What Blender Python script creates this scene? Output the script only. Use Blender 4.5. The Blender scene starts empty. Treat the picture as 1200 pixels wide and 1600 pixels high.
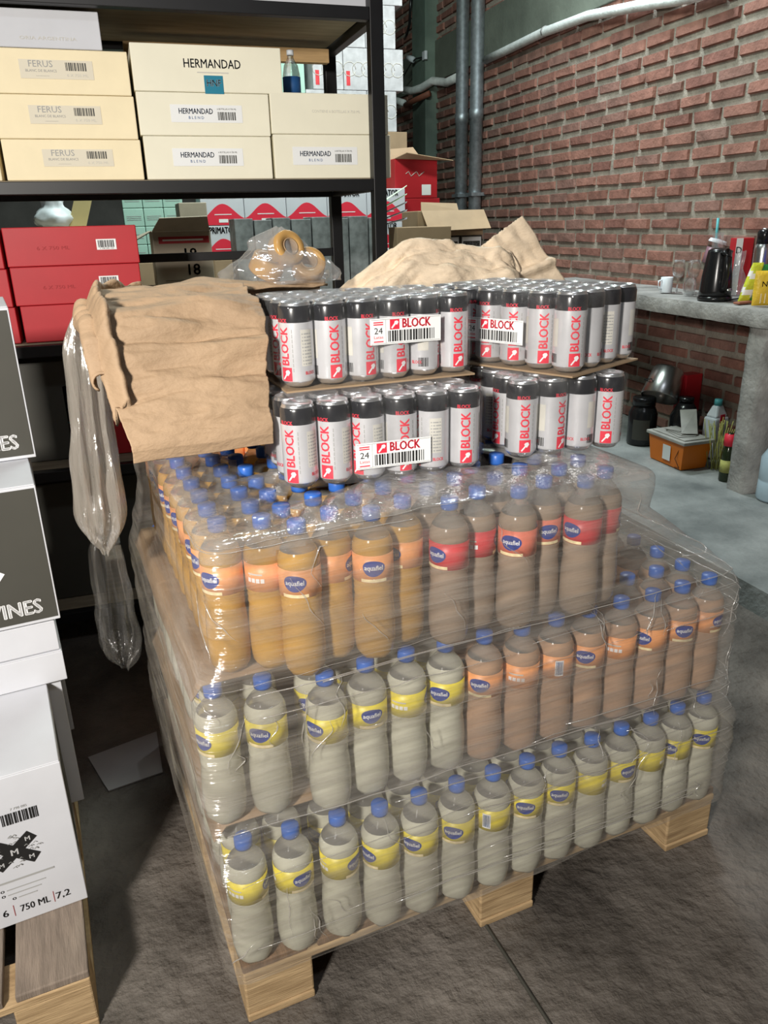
import bpy, bmesh, math, random
from mathutils import Vector, noise, Matrix
random.seed(7)
S = bpy.context.scene
COL = S.collection
# ------------------------------------------------------------------ camera
cd = bpy.data.cameras.new('camera'); cam = bpy.data.objects.new('camera', cd); COL.objects.link(cam)
cd.sensor_fit = 'VERTICAL'; cd.sensor_height = 36.0; cd.lens = 36.0 * 1205 / 1600; cd.clip_end = 60
cam.matrix_world = Matrix(((0.95023484, 0.13010012, -0.28306839, 0.0),
                           (-0.31068436, 0.32866441, -0.8918828, 0.0),
                           (-0.02299955, 0.93544303, 0.35272845, 1.491),
                           (0, 0, 0, 1)))
S.camera = cam
# ------------------------------------------------------------------ world, lamps, exposure
S.view_settings.view_transform = 'Standard'; S.view_settings.look = 'None'
S.view_settings.exposure = 0.0; S.view_settings.gamma = 1.0; S.view_settings.use_curve_mapping = False
W = bpy.data.worlds.new('world'); S.world = W; W.use_nodes = True
W.node_tree.nodes['Background'].inputs[0].default_value = (0.75, 0.85, 1.0, 1)
W.node_tree.nodes['Background'].inputs[1].default_value = 0.04
S.cycles.use_denoising = True
S.cycles.transparent_max_bounces = 32
S.cycles.max_bounces = 8
S.cycles.caustics_reflective = False; S.cycles.caustics_refractive = False
def area(name, loc, target, size, power, col, spread=180):
    l = bpy.data.lights.new(name, 'AREA'); l.shape = 'RECTANGLE'; l.size, l.size_y = size; l.energy = power; l.color = col; l.spread = math.radians(spread)
    o = bpy.data.objects.new(name, l); COL.objects.link(o); o.location = loc
    o.rotation_euler = (Vector(target) - Vector(loc)).to_track_quat('-Z', 'Y').to_euler(); return o
area('front_lamp', (-1.35, -0.75, 2.15), (0.05, 1.8, 1.25), (0.30, 0.30), 70, (1.0, 0.95, 0.88), 120)
area('hall_lamp', (2.55, 4.9, 4.4), (2.3, 3.4, 0.0), (0.9, 0.3), 112, (0.86, 0.95, 1.0))
area('rear_fill', (0.7, 3.7, 4.3), (0.9, 5.6, 1.4), (1.2, 0.3), 120, (0.85, 1.0, 0.93))  # unseen fill light, added in front of the back cartons to brighten them
area('entrance_lamp', (0.4, -0.6, 4.35), (0.4, 1.6, 0.2), (1.2, 0.3), 20, (0.86, 0.92, 1.0))

# ------------------------------------------------------------------ materials
def newmat(name):
    m = bpy.data.materials.new(name); m.use_nodes = True; nt = m.node_tree; nt.nodes.clear()
    out = nt.nodes.new('ShaderNodeOutputMaterial'); return m, nt, out
def N(nt, t, **k):
    n = nt.nodes.new(t)
    for a, b in k.items(): setattr(n, a, b)
    return n
def ramp(nt, fac, stops):
    r = N(nt, 'ShaderNodeValToRGB'); e = r.color_ramp.elements
    while len(e) < len(stops): e.new(0.5)
    for i, (p, c) in enumerate(stops):
        e[i].position = p; e[i].color = (*c, 1) if len(c) == 3 else c
    nt.links.new(fac, r.inputs[0]); return r.outputs[0]
def noisetex(nt, scale, detail=4, stretch=(1, 1, 1), rot=(0, 0, 0), rough=0.55, coord='Object'):
    tc = N(nt, 'ShaderNodeTexCoord'); mp = N(nt, 'ShaderNodeMapping')
    mp.inputs['Scale'].default_value = stretch; mp.inputs['Rotation'].default_value = rot
    nt.links.new(tc.outputs[coord], mp.inputs[0])
    n = N(nt, 'ShaderNodeTexNoise'); n.inputs['Scale'].default_value = scale; n.inputs['Detail'].default_value = detail
    n.inputs['Roughness'].default_value = rough
    nt.links.new(mp.outputs[0], n.inputs['Vector']); return n.outputs['Fac']
def mat(name, col, rough=0.6, metal=0.0, var=0.12, scale=6.0, stretch=(1, 1, 1), bump=0.0, bscale=None, trans=0.0, ior=1.45, alpha=1.0, col2=None, spec=0.5, coat=0.0, bdist=0.01):
    m, nt, out = newmat(name)
    p = N(nt, 'ShaderNodeBsdfPrincipled'); nt.links.new(p.outputs[0], out.inputs[0])
    p.inputs['Roughness'].default_value = rough; p.inputs['Metallic'].default_value = metal
    p.inputs['Transmission Weight'].default_value = trans; p.inputs['IOR'].default_value = ior
    p.inputs['Alpha'].default_value = alpha; p.inputs['Specular IOR Level'].default_value = spec
    p.inputs['Coat Weight'].default_value = coat
    if var > 0 or col2:
        f = noisetex(nt, scale, 5, stretch)
        a = tuple(c * (1 - var) for c in col); b = col2 or tuple(min(1, c * (1 + var)) for c in col)
        nt.links.new(ramp(nt, f, [(0.3, a), (0.7, b)]), p.inputs['Base Color'])
    else: p.inputs['Base Color'].default_value = (*col, 1)
    if bump > 0:
        f2 = noisetex(nt, bscale or scale * 4, 6, stretch)
        b = N(nt, 'ShaderNodeBump'); b.inputs['Strength'].default_value = bump; b.inputs['Distance'].default_value = bdist
        nt.links.new(f2, b.inputs['Height']); nt.links.new(b.outputs[0], p.inputs['Normal'])
    return m
def film_mat(name, lo, hi, scale, stretch, tint=(0.85, 0.86, 0.86), bump=0.4, edges=(0.42, 0.72), rough=0.16, tr=(1, 1, 1), rot=(0, 0, 0)):
    m, nt, out = newmat(name)
    t = N(nt, 'ShaderNodeBsdfTransparent'); t.inputs[0].default_value = (*tr, 1)
    d = N(nt, 'ShaderNodeBsdfDiffuse'); d.inputs[0].default_value = (*tint, 1)
    tl = N(nt, 'ShaderNodeBsdfTranslucent'); tl.inputs[0].default_value = (*tint, 1)
    g = N(nt, 'ShaderNodeBsdfGlossy'); g.inputs['Roughness'].default_value = rough
    f = noisetex(nt, scale, 5, stretch, rot, 0.6)
    f2 = noisetex(nt, scale * 0.45, 3, (stretch[0] * 1.6, stretch[1] * 1.6, stretch[2] * 0.5), rot)
    ad = N(nt, 'ShaderNodeMath', operation='ADD'); nt.links.new(f, ad.inputs[0]); nt.links.new(f2, ad.inputs[1])
    hf = N(nt, 'ShaderNodeMath', operation='MULTIPLY'); hf.inputs[1].default_value = 0.5; nt.links.new(ad.outputs[0], hf.inputs[0])
    fac = ramp(nt, hf.outputs[0], [(edges[0], (lo, lo, lo)), (edges[1], (hi, hi, hi))])
    bp = N(nt, 'ShaderNodeBump'); bp.inputs['Strength'].default_value = bump; bp.inputs['Distance'].default_value = 0.02
    nt.links.new(hf.outputs[0], bp.inputs['Height'])
    for n in (d, g, tl): nt.links.new(bp.outputs[0], n.inputs['Normal'])
    dm = N(nt, 'ShaderNodeMixShader'); dm.inputs[0].default_value = 0.4
    nt.links.new(d.outputs[0], dm.inputs[1]); nt.links.new(tl.outputs[0], dm.inputs[2])
    mx = N(nt, 'ShaderNodeMixShader'); mx.inputs[0].default_value = 0.45
    nt.links.new(dm.outputs[0], mx.inputs[1]); nt.links.new(g.outputs[0], mx.inputs[2])
    m2 = N(nt, 'ShaderNodeMixShader'); nt.links.new(fac, m2.inputs[0])
    nt.links.new(t.outputs[0], m2.inputs[1]); nt.links.new(mx.outputs[0], m2.inputs[2])
    nt.links.new(m2.outputs[0], out.inputs[0]); return m
def cardboard_mat(name, col, dirv=(0, 0, 60), strength=0.5):
    m, nt, out = newmat(name)
    p = N(nt, 'ShaderNodeBsdfPrincipled'); p.inputs['Roughness'].default_value = 0.75
    nt.links.new(p.outputs[0], out.inputs[0])
    f = noisetex(nt, 5, 5); 
    nt.links.new(ramp(nt, f, [(0.3, tuple(c * 0.86 for c in col)), (0.7, tuple(min(1, c * 1.1) for c in col))]), p.inputs['Base Color'])
    tc = N(nt, 'ShaderNodeTexCoord'); mp = N(nt, 'ShaderNodeMapping'); mp.inputs['Scale'].default_value = dirv
    nt.links.new(tc.outputs['UV'], mp.inputs[0])
    w = N(nt, 'ShaderNodeTexWave'); w.inputs['Scale'].default_value = 1; w.inputs['Distortion'].default_value = 1.5
    nt.links.new(mp.outputs[0], w.inputs[0])
    f2 = noisetex(nt, 22, 6, (1, 1, 2))
    ad = N(nt, 'ShaderNodeMath', operation='MULTIPLY_ADD'); ad.inputs[1].default_value = 0.25
    nt.links.new(w.outputs['Fac'], ad.inputs[0]); nt.links.new(f2, ad.inputs[2])
    b = N(nt, 'ShaderNodeBump'); b.inputs['Strength'].default_value = strength; b.inputs['Distance'].default_value = 0.012
    nt.links.new(ad.outputs[0], b.inputs['Height']); nt.links.new(b.outputs[0], p.inputs['Normal'])
    return m

M = {}
M['floor'] = mat('floor_concrete', (0.088, 0.073, 0.060), 0.7, var=0.45, scale=3.0, bump=0.9, bscale=24, col2=(0.20, 0.175, 0.15), bdist=0.02)
M['platform'] = mat('platform_concrete', (0.21, 0.23, 0.225), 0.85, var=0.35, scale=3.2, bump=0.6, bscale=22, col2=(0.34, 0.355, 0.345), bdist=0.015)
M['plaster'] = mat('rough_plaster', (0.30, 0.295, 0.28), 0.9, var=0.35, scale=6, bump=0.7, bscale=38, bdist=0.012)
M['mortar'] = mat('mortar', (0.30, 0.27, 0.225), 0.95, var=0.25, scale=9, bump=0.8, bscale=45)
for i, c in enumerate([(0.265, 0.125, 0.094), (0.225, 0.103, 0.080), (0.305, 0.148, 0.112), (0.25, 0.135, 0.108)]):
    M['brick%d' % i] = mat('fired_brick_%d' % i, c, 0.9, var=0.28, scale=9, bump=0.7, bscale=40)
M['beam'] = mat('green_grey_concrete', (0.13, 0.15, 0.12), 0.85, var=0.25, scale=2.5, bump=0.3, bscale=30)
M['column'] = mat('green_paint', (0.16, 0.22, 0.18), 0.8, var=0.2, scale=4, bump=0.2)
M['darkwall'] = mat('dark_render', (0.10, 0.10, 0.095), 0.9, var=0.3, scale=2, bump=0.3)
M['ceiling'] = mat('ceiling_sheet', (0.32, 0.32, 0.31), 0.8, var=0.1)
M['galv'] = mat('galvanised_steel', (0.36, 0.40, 0.42), 0.45, 0.75, var=0.25, scale=25)
M['conduit'] = mat('white_foam_sleeve', (0.68, 0.72, 0.70), 0.6, var=0.15, scale=14, bump=0.4)
M['copper'] = mat('brown_pipe', (0.28, 0.10, 0.06), 0.6)
M['black_metal'] = mat('black_painted_steel', (0.006, 0.006, 0.007), 0.45, var=0.3)
M['shelfboard'] = mat('shelf_fibreboard', (0.30, 0.245, 0.17), 0.8, var=0.2, stretch=(1, 5, 1))
M['plank'] = mat('pine_plank', (0.52, 0.34, 0.16), 0.65, var=0.25, scale=6, stretch=(1, 12, 12))
M['pine'] = mat('pallet_pine_end', (0.46, 0.30, 0.15), 0.75, var=0.3, scale=7, stretch=(1, 3, 14), bump=0.3, col2=(0.62, 0.44, 0.24))
M['deckwood'] = mat('weathered_deck_wood', (0.24, 0.19, 0.15), 0.8, var=0.25, scale=9, stretch=(9, 1, 1), bump=0.35)
M['deckwood_brown'] = mat('brown_deck_wood', (0.22, 0.13, 0.07), 0.8, var=0.3, scale=9, stretch=(9, 1, 1), bump=0.35)
M['cream'] = mat('cream_card', (0.88, 0.84, 0.67), 0.6, var=0.04)
M['yellowcream'] = mat('warm_cream_card', (0.90, 0.78, 0.52), 0.6, var=0.04, scale=9)
M['white'] = mat('white_card', (0.60, 0.61, 0.645), 0.55, var=0.05)
M['whiteprint'] = mat('white_print', (0.85, 0.85, 0.85), 0.6, var=0)
M['grey'] = mat('grey_print', (0.36, 0.36, 0.35), 0.7, var=0)
M['palegrey'] = mat('pale_grey_print', (0.62, 0.60, 0.54), 0.7, var=0)
M['black'] = mat('black_print', (0.012, 0.012, 0.012), 0.6, var=0)
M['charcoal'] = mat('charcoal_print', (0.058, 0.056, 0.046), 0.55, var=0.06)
M['red'] = mat('red_card', (0.47, 0.016, 0.024), 0.5, var=0.08)
M['darkred'] = mat('dark_red_print', (0.36, 0.015, 0.02), 0.6, var=0)
M['signred'] = mat('red_print', (0.75, 0.03, 0.06), 0.5, var=0)
M['navy'] = mat('navy_print', (0.015, 0.085, 0.25), 0.6, var=0)
M['teal'] = mat('teal_tape', (0.01, 0.21, 0.32), 0.5, var=0.05)
M['labelgrey'] = mat('beige_sticker', (0.74, 0.68, 0.54), 0.6, var=0.02)
M['labelwhite'] = mat('white_sticker', (0.86, 0.87, 0.86), 0.5, var=0)
M['kraft'] = cardboard_mat('kraft_card', (0.36, 0.245, 0.148), (0, 55, 0))
M['kraft_light'] = cardboard_mat('pale_kraft_card', (0.72, 0.58, 0.42), (0, 50, 0))
M['kraftbox'] = mat('kraft_carton', (0.36, 0.25, 0.15), 0.75, var=0.12)
M['greybox'] = mat('grey_brown_carton', (0.40, 0.34, 0.26), 0.75, var=0.12)
M['mint'] = mat('mint_card', (0.40, 0.62, 0.52), 0.7, var=0.1)
M['marble'] = mat('grey_marbled_card', (0.16, 0.17, 0.17), 0.6, var=0.5, scale=10, col2=(0.33, 0.35, 0.35))
M['greycard'] = mat('patterned_grey_card', (0.52, 0.52, 0.53), 0.6, var=0.2, scale=14)
# drinks
def drink(name, col, tr=0.35): return mat(name, col, 0.16, var=0.10, scale=4, trans=tr, ior=1.2, spec=0.6)
M['lemon'] = drink('cloudy_lemon_drink', (0.80, 0.78, 0.63))
M['orange'] = drink('amber_orange_drink', (0.88, 0.50, 0.12), 0.45)
M['rose'] = drink('brown_grapefruit_drink', (0.50, 0.38, 0.28))
M['peach'] = drink('peach_drink', (0.64, 0.42, 0.28))
M['neck'] = mat('clear_bottle_plastic', (0.80, 0.78, 0.72), 0.12, var=0, trans=0.7, ior=1.1, alpha=0.55)
M['capblue'] = mat('blue_cap_plastic', (0.035, 0.14, 0.52), 0.35, var=0.05)
M['lab_y'] = mat('yellow_label', (0.80, 0.66, 0.06), 0.4, var=0.12, scale=40)
M['lab_o'] = mat('orange_label', (0.84, 0.36, 0.14), 0.4, var=0.12, scale=40)
M['lab_r'] = mat('red_label', (0.66, 0.06, 0.07), 0.4, var=0.12, scale=40)
M['lab_s'] = mat('salmon_label', (0.74, 0.20, 0.13), 0.4, var=0.12, scale=40)
M['blob'] = mat('blue_logo', (0.03, 0.06, 0.28), 0.4, var=0)
M['fruit'] = mat('fruit_print', (0.90, 0.72, 0.42), 0.4, var=0.2, scale=80)
# cans
M['alu'] = mat('bright_aluminium', (0.80, 0.81, 0.83), 0.25, 0.9, var=0.05)
M['canwhite'] = mat('can_silver_white', (0.70, 0.70, 0.72), 0.30, 0.35, var=0)
M['canblack'] = mat('can_black', (0.012, 0.012, 0.015), 0.22, 0.0, var=0, coat=0.5)
# films
M['wrap'] = film_mat('stretch_film', 0.12, 0.60, 5, (0.7, 0.7, 11), tint=(0.80, 0.74, 0.66), bump=1.0, edges=(0.38, 0.66), rough=0.13, rot=(0.0, 0.05, 0))
M['wrap_top'] = film_mat('stretch_film_folds', 0.22, 0.72, 7, (1.5, 1.5, 3), tint=(0.84, 0.80, 0.74), bump=1.0, edges=(0.38, 0.64), rough=0.1)
M['filmrope'] = film_mat('rolled_film', 0.35, 0.8, 9, (1, 1, 1), tint=(0.9, 0.86, 0.8), bump=0.4)
M['clearwrap'] = film_mat('shrink_film', 0.06, 0.38, 9, (1.2, 1.2, 1.2), bump=0.35, edges=(0.48, 0.75), rough=0.08)
M['clearwrap_top'] = film_mat('shrink_film_top', 0.22, 0.6, 9, (1.2, 1.2, 1.2), tint=(.9, .9, .92), bump=0.35, edges=(0.4, 0.7), rough=0.12)
M['bagfilm'] = film_mat('bag_film', 0.12, 0.55, 7, (1, 1, 1), bump=0.8, edges=(0.4, 0.65), rough=0.1)
M['hangfilm'] = film_mat('loose_film', 0.45, 0.85, 6, (9, 9, 0.8), tint=(0.66, 0.60, 0.52), bump=0.9, edges=(0.38, 0.62))
M['hangfilm2'] = film_mat('thin_loose_film', 0.04, 0.16, 6, (8, 8, 0.8), tint=(0.5, 0.48, 0.45), bump=0.9, edges=(0.4, 0.65))
M['tape'] = mat('amber_tape', (0.62, 0.36, 0.12), 0.25, var=0.15, scale=9, trans=0.25)
# oddments
M['blackplastic'] = mat('black_plastic', (0.012, 0.012, 0.013), 0.22, var=0)
M['steel'] = mat('brushed_steel', (0.62, 0.63, 0.63), 0.28, 1.0, var=0.08, scale=30, stretch=(1, 1, 0.1))
M['glass'] = mat('clear_glass', (0.95, 0.97, 0.97), 0.03, var=0, trans=1.0, ior=1.3, alpha=0.55)
M['darkglass'] = mat('green_glass', (0.03, 0.045, 0.02), 0.1, var=0.2, trans=0.3)
M['orangeplastic'] = mat('orange_plastic', (0.80, 0.20, 0.01), 0.4, var=0.06)
M['greyplastic'] = mat('grey_plastic', (0.38, 0.37, 0.34), 0.55, var=0.15, scale=14)
M['whiteplastic'] = mat('white_plastic', (0.75, 0.80, 0.85), 0.4, var=0.04)
M['bluejug'] = mat('pale_blue_plastic', (0.50, 0.66, 0.76), 0.3, var=0.08, trans=0.3)
M['blueplastic'] = mat('royal_blue_plastic', (0.02, 0.04, 0.55), 0.3, var=0.05)
M['pink'] = mat('pink_drink_cup', (0.72, 0.40, 0.50), 0.25, var=0.1, alpha=0.7)
M['tealplastic'] = mat('teal_straw', (0.10, 0.45, 0.48), 0.4, var=0)
M['yellowpack'] = mat('yellow_packet', (0.82, 0.55, 0.05), 0.35, var=0.15, scale=18, bump=0.4)
M['greenpack'] = mat('green_packet', (0.03, 0.22, 0.05), 0.35, var=0.2, scale=18, bump=0.4)
M['limepack'] = mat('lime_packet', (0.62, 0.66, 0.05), 0.35, var=0.2, scale=18, bump=0.4)
M['straw'] = mat('yellow_green_net', (0.40, 0.40, 0.12), 0.8, var=0.3, scale=20)
M['paper'] = mat('grey_paper', (0.34, 0.33, 0.33), 0.8, var=0.08)
M['greenpaper'] = mat('pale_green_paper', (0.60, 0.75, 0.55), 0.7, var=0.08)
M['woodyellow'] = mat('pale_yellow_board', (0.72, 0.60, 0.30), 0.6, var=0.08)

# ------------------------------------------------------------------ mesh builder
_txt = {}
def text_geo(s, cut=0):
    k = (s, cut)
    if k in _txt: return _txt[k]
    cu = bpy.data.curves.new('t', 'FONT'); cu.body = s; cu.size = 1.0; cu.resolution_u = 2; cu.align_x = 'CENTER'
    o = bpy.data.objects.new('t', cu); COL.objects.link(o)
    dg = bpy.context.evaluated_depsgraph_get(); me = bpy.data.meshes.new_from_object(o.evaluated_get(dg))
    if cut:
        bm = bmesh.new(); bm.from_mesh(me)
        for i in range(1, cut):
            bmesh.ops.bisect_plane(bm, geom=bm.verts[:] + bm.edges[:] + bm.faces[:], plane_co=(0, 0.72 * i / cut, 0), plane_no=(0, 1, 0))
        bm.to_mesh(me); bm.free()
    vs = [(v.co.x, v.co.y) for v in me.vertices]; fs = [tuple(p.vertices) for p in me.polygons]
    w = (max(v[0] for v in vs) - min(v[0] for v in vs)) if vs else 0
    bpy.data.objects.remove(o); bpy.data.curves.remove(cu); bpy.data.meshes.remove(me)
    _txt[k] = (vs, fs, w); return _txt[k]
class MB:
    def __init__(s): s.v = []; s.f = []; s.m = []; s.mats = []; s.sm = []; s.uv = {}
    def mi(s, m):
        m = M[m] if isinstance(m, str) else m
        if m not in s.mats: s.mats.append(m)
        return s.mats.index(m)
    def add(s, vs, fs, m, smooth=False):
        b = len(s.v); s.v += [tuple(v) for v in vs]; k = s.mi(m)
        for f in fs: s.f.append(tuple(b + i for i in f)); s.m.append(k); s.sm.append(smooth)
        return s
    def box(s, lo, hi, m, rot=None, top=1.0):
        (x0, y0, z0), (x1, y1, z1) = lo, hi
        cx, cy = (x0 + x1) / 2, (y0 + y1) / 2
        vs = [(x0, y0, z0), (x1, y0, z0), (x1, y1, z0), (x0, y1, z0), (x0, y0, z1), (x1, y0, z1), (x1, y1, z1), (x0, y1, z1)]
        if top != 1.0: vs = vs[:4] + [(cx + (x - cx) * top, cy + (y - cy) * top, z) for x, y, z in vs[4:]]
        if rot is not None: vs = [tuple(rot @ Vector(v)) for v in vs]
        return s.add(vs, [(0, 3, 2, 1), (4, 5, 6, 7), (0, 1, 5, 4), (1, 2, 6, 5), (2, 3, 7, 6), (3, 0, 4, 7)], m)
    def quad(s, a, b, c, d, m): return s.add([a, b, c, d], [(0, 1, 2, 3)], m)
    def rect(s, x0, x1, z0, z1, y, m): return s.quad((x0, y, z0), (x1, y, z0), (x1, y, z1), (x0, y, z1), m)
    def lathe(s, prof, m, seg=24, mf=None, c=(0, 0, 0), rf=None, smooth=True, tf=None, closed=True):
        vs = []; fs = []
        for z, r in prof:
            for i in range(seg):
                a = 2 * math.pi * i / seg; rr = r * (rf(z, a) if rf else 1)
                p = (c[0] + rr * math.cos(a), c[1] + rr * math.sin(a), c[2] + z); vs.append(tf(p) if tf else p)
        for j in range(len(prof) - 1):
            fs = [(j * seg + i, j * seg + (i + 1) % seg, (j + 1) * seg + (i + 1) % seg, (j + 1) * seg + i) for i in range(seg)]
            k = mf((prof[j][0] + prof[j + 1][0]) / 2) if mf else m
            if j == 0: s.add(vs, fs, k, smooth); base = len(s.v) - len(vs)
            else:
                kk = s.mi(k)
                for f in fs: s.f.append(tuple(base + q for q in f)); s.m.append(kk); s.sm.append(smooth)
        return s
    def tube(s, path, r, m, seg=10, smooth=True, cap=True):
        P = [Vector(p) for p in path]; R = r if isinstance(r, (list, tuple)) else [r] * len(P); vs = []
        up = Vector((0, 0, 1))
        for i, p in enumerate(P):
            t = (P[min(i + 1, len(P) - 1)] - P[max(i - 1, 0)]).normalized()
            a = t.cross(up) if abs(t.dot(up)) < 0.95 else t.cross(Vector((0, 1, 0)))
            a.normalize(); b = a.cross(t)
            for k in range(seg):
                q = 2 * math.pi * k / seg; vs.append(p + (a * math.cos(q) + b * math.sin(q)) * R[i])
        fs = [(j * seg + i, j * seg + (i + 1) % seg, (j + 1) * seg + (i + 1) % seg, (j + 1) * seg + i) for j in range(len(P) - 1) for i in range(seg)]
        if cap: fs += [tuple(range(seg))[::-1], tuple((len(P) - 1) * seg + i for i in range(seg))]
        return s.add(vs, fs, m, smooth)
    def grid(s, nu, nv, fn, m, smooth=True, wrap=False, mf=None):
        vs = [fn(i / (nu if wrap else nu - 1), j / (nv - 1)) for j in range(nv) for i in range(nu)]
        b = len(s.v); s.v += [tuple(v) for v in vs]; k = s.mi(m)
        for j in range(nv - 1):
            for i in range(nu if wrap else nu - 1):
                i2 = (i + 1) % nu; f = (b + j * nu + i, b + j * nu + i2, b + (j + 1) * nu + i2, b + (j + 1) * nu + i)
                s.f.append(f); s.m.append(s.mi(mf((i + .5) / nu, (j + .5) / nv)) if mf else k); s.sm.append(smooth)
                s.uv[len(s.f) - 1] = [(i / nu, j / nv), ((i + 1) / nu, j / nv), ((i + 1) / nu, (j + 1) / nv), (i / nu, (j + 1) / nv)]
        return s
    def text(s, t, size, fn, m, bold=0.0, sx=1.0, width=None, cut=0):
        vs, fs, w = text_geo(t, cut)
        if width: sx = width / max(w * size, 1e-6)
        for du, dv in ([(0, 0)] if not bold else [(-bold, 0), (bold, 0), (0, bold * .6), (0, -bold * .6)]):
            s.add([fn((x * sx + du) * size, (y + dv) * size) for x, y in vs], fs, m)
        return s
    def ftext(s, t, size, x, z, y, m, bold=0.0, width=None, sx=1.0):
        return s.text(t, size, lambda u, v: (x + u, y, z + v), m, bold, sx, width)
    def barcode(s, x0, x1, z0, z1, y, m='black', n=26, fn=None, seed=3):
        r = random.Random(seed); w = (x1 - x0) / n; x = x0
        while x < x1 - w * 0.5:
            b = w * r.choice((0.5, 0.8, 1.3)); g = w * r.choice((0.5, 0.9))
            e = min(x + b, x1)
            if fn: s.add([fn(x, z0), fn(e, z0), fn(e, z1), fn(x, z1)], [(0, 1, 2, 3)], m)
            else: s.rect(x, e, z0, z1, y, m)
            x += b + g
        return s
    def build(s, name, parent=None, loc=(0, 0, 0), rotz=0.0, bevel=0.0, solid=0.0, sub=0, rot=None):
        me = bpy.data.meshes.new(name); me.from_pydata(s.v, [], s.f)
        for m in s.mats: me.materials.append(m)
        me.polygons.foreach_set('material_index', s.m); me.polygons.foreach_set('use_smooth', s.sm)
        if s.uv:
            uv = me.uv_layers.new(name='uv')
            for fi, p in enumerate(me.polygons):
                if fi in s.uv:
                    for li, c in zip(p.loop_indices, s.uv[fi]): uv.data[li].uv = c
        me.update()
        o = bpy.data.objects.new(name, me); COL.objects.link(o); o.location = loc; o.rotation_euler = rot or (0, 0, rotz)
        if parent: o.parent = parent
        if solid:
            d = o.modifiers.new('solid', 'SOLIDIFY'); d.thickness = solid; d.offset = 0
        if bevel:
            d = o.modifiers.new('bevel', 'BEVEL'); d.width = bevel; d.segments = 2; d.limit_method = 'ANGLE'; d.angle_limit = 0.7
        if sub:
            d = o.modifiers.new('sub', 'SUBSURF'); d.levels = sub; d.render_levels = sub
        return o
def tag(o, label=None, cat=None, group=None, kind=None):
    if label: o['label'] = label
    if cat: o['category'] = cat
    if group: o['group'] = group
    if kind: o['kind'] = kind
    return o
def empty(name, loc, rotz=0.0, label=None, cat=None, group=None):
    o = bpy.data.objects.new(name, None); COL.objects.link(o); o.location = loc; o.rotation_euler = (0, 0, rotz); o.empty_display_size = 0.05
    return tag(o, label, cat, group)
def copy_tree(o, parent=None):
    c = o.copy(); COL.objects.link(c); c.parent = parent
    for ch in list(o.children): copy_tree(ch, c)
    return c
def struct(o): o['kind'] = 'structure'; return o
ORD = 'first second third fourth fifth sixth seventh eighth ninth tenth eleventh twelfth thirteenth fourteenth fifteenth'.split()
def nz(x, y, z, k=1.0, s=0.0): return noise.noise(Vector((x * k + s, y * k + s * 1.7, z * k - s)))

# pallet frame: s along its front, n into depth
PO = Vector((0.047, 1.1204, 0)); TP = 0.0947
PU = Vector((math.cos(TP), math.sin(TP), 0)); PN = Vector((-math.sin(TP), math.cos(TP), 0))
def PF(s, n, z=0.0): return PO + PU * s + PN * n + Vector((0, 0, z))

# ------------------------------------------------------------------ room shell
XW = 3.45
b = MB(); b.box((-4, -3, -0.1), (XW + 0.2, 10.7, 0), 'floor')
struct(b.build('floor'))
b = MB()                                                     # dark filled joint and crack lines in the slab
b.tube([(0.50, 1.75, 0.0), (0.545, 1.45, 0.001), (0.585, 1.22, 0.0015), (0.60, 1.05, 0.001), (0.62, 0.8, 0.0015), (0.63, 0.3, 0.001)], 0.004, 'charcoal', 6)
struct(b.build('floor_joint'))
def plat(u, v):
    x = 2.23 + u * (XW - 2.23); y = -1 + v * 11.5
    return (x + (0.012 * nz(x, y, 0, 4) if u == 0 else 0), y, 0.095 + 0.004 * nz(x, y, 0, 3))
b = MB(); b.grid(14, 90, plat, 'platform')
b.grid(2, 90, lambda u, v: (2.23 + 0.012 * nz(2.23, -1 + v * 11.5, 0, 4) - 0.02 * (1 - u), -1 + v * 11.5, 0.095 * u + (0.004 * nz(2.23, -1 + v * 11.5, 0, 3) if u else 0)), 'platform')
struct(b.build('floor_platform'))
b = MB(); b.box((XW + 0.006, -3, 0), (XW + 0.2, 10.7, 4.6), 'mortar')
rb = random.Random(5); z = 0.10; row = 0
while z < 4.5:
    y = 1.2 + (0.145 if row % 2 else 0) + rb.uniform(-.03, .03); hb = 0.068
    while y < 10.4:
        L = 0.262 * rb.uniform(0.9, 1.06); d = rb.uniform(0.0, 0.012); j = lambda: rb.uniform(-.004, .004)
        z0, z1 = z + j(), z + hb + j(); y0, y1 = y + j(), y + L + j(); xf = XW - d - 0.006; e = 0.007
        vs = [(XW + .02, y0 - .002, z0), (XW + .02, y1 + .002, z0), (XW + .02, y1 + .002, z1), (XW + .02, y0 - .002, z1),
              (xf + j() * .7, y0 + e + j(), z0 + e + j()), (xf + j() * .7, y1 - e + j(), z0 + e + j()), (xf + j() * .7, y1 - e + j(), z1 - e + j()), (xf + j() * .7, y0 + e + j(), z1 - e + j())]
        b.add(vs, [(4, 7, 6, 5), (0, 4, 5, 1), (1, 5, 6, 2), (2, 6, 7, 3), (3, 7, 4, 0)], 'brick%d' % rb.choice((0, 0, 1, 2, 3)))
        y += L + 0.028
    z += 0.1; row += 1
struct(b.build('wall_right'))
b = MB(); b.box((-4, 10.5, 0), (XW + .2, 10.7, 4.6), 'darkwall'); struct(b.build('wall_back'))
b = MB(); b.box((-4.2, -3, 0), (-4, 10.7, 4.6), 'darkwall'); struct(b.build('wall_left'))
b = MB(); b.box((-4, -3.2, 0), (XW + .2, -3, 4.6), 'darkwall'); struct(b.build('wall_front'))
b = MB(); b.box((-4.2, -3.2, 4.6), (XW + .2, 10.7, 4.7), 'ceiling'); struct(b.build('ceiling'))
b = MB(); b.box((XW - 0.03, -2.9, 2.86), (XW + 0.1, 10.45, 3.24), 'beam'); struct(b.build('trim_1', bevel=0.006))
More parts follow.
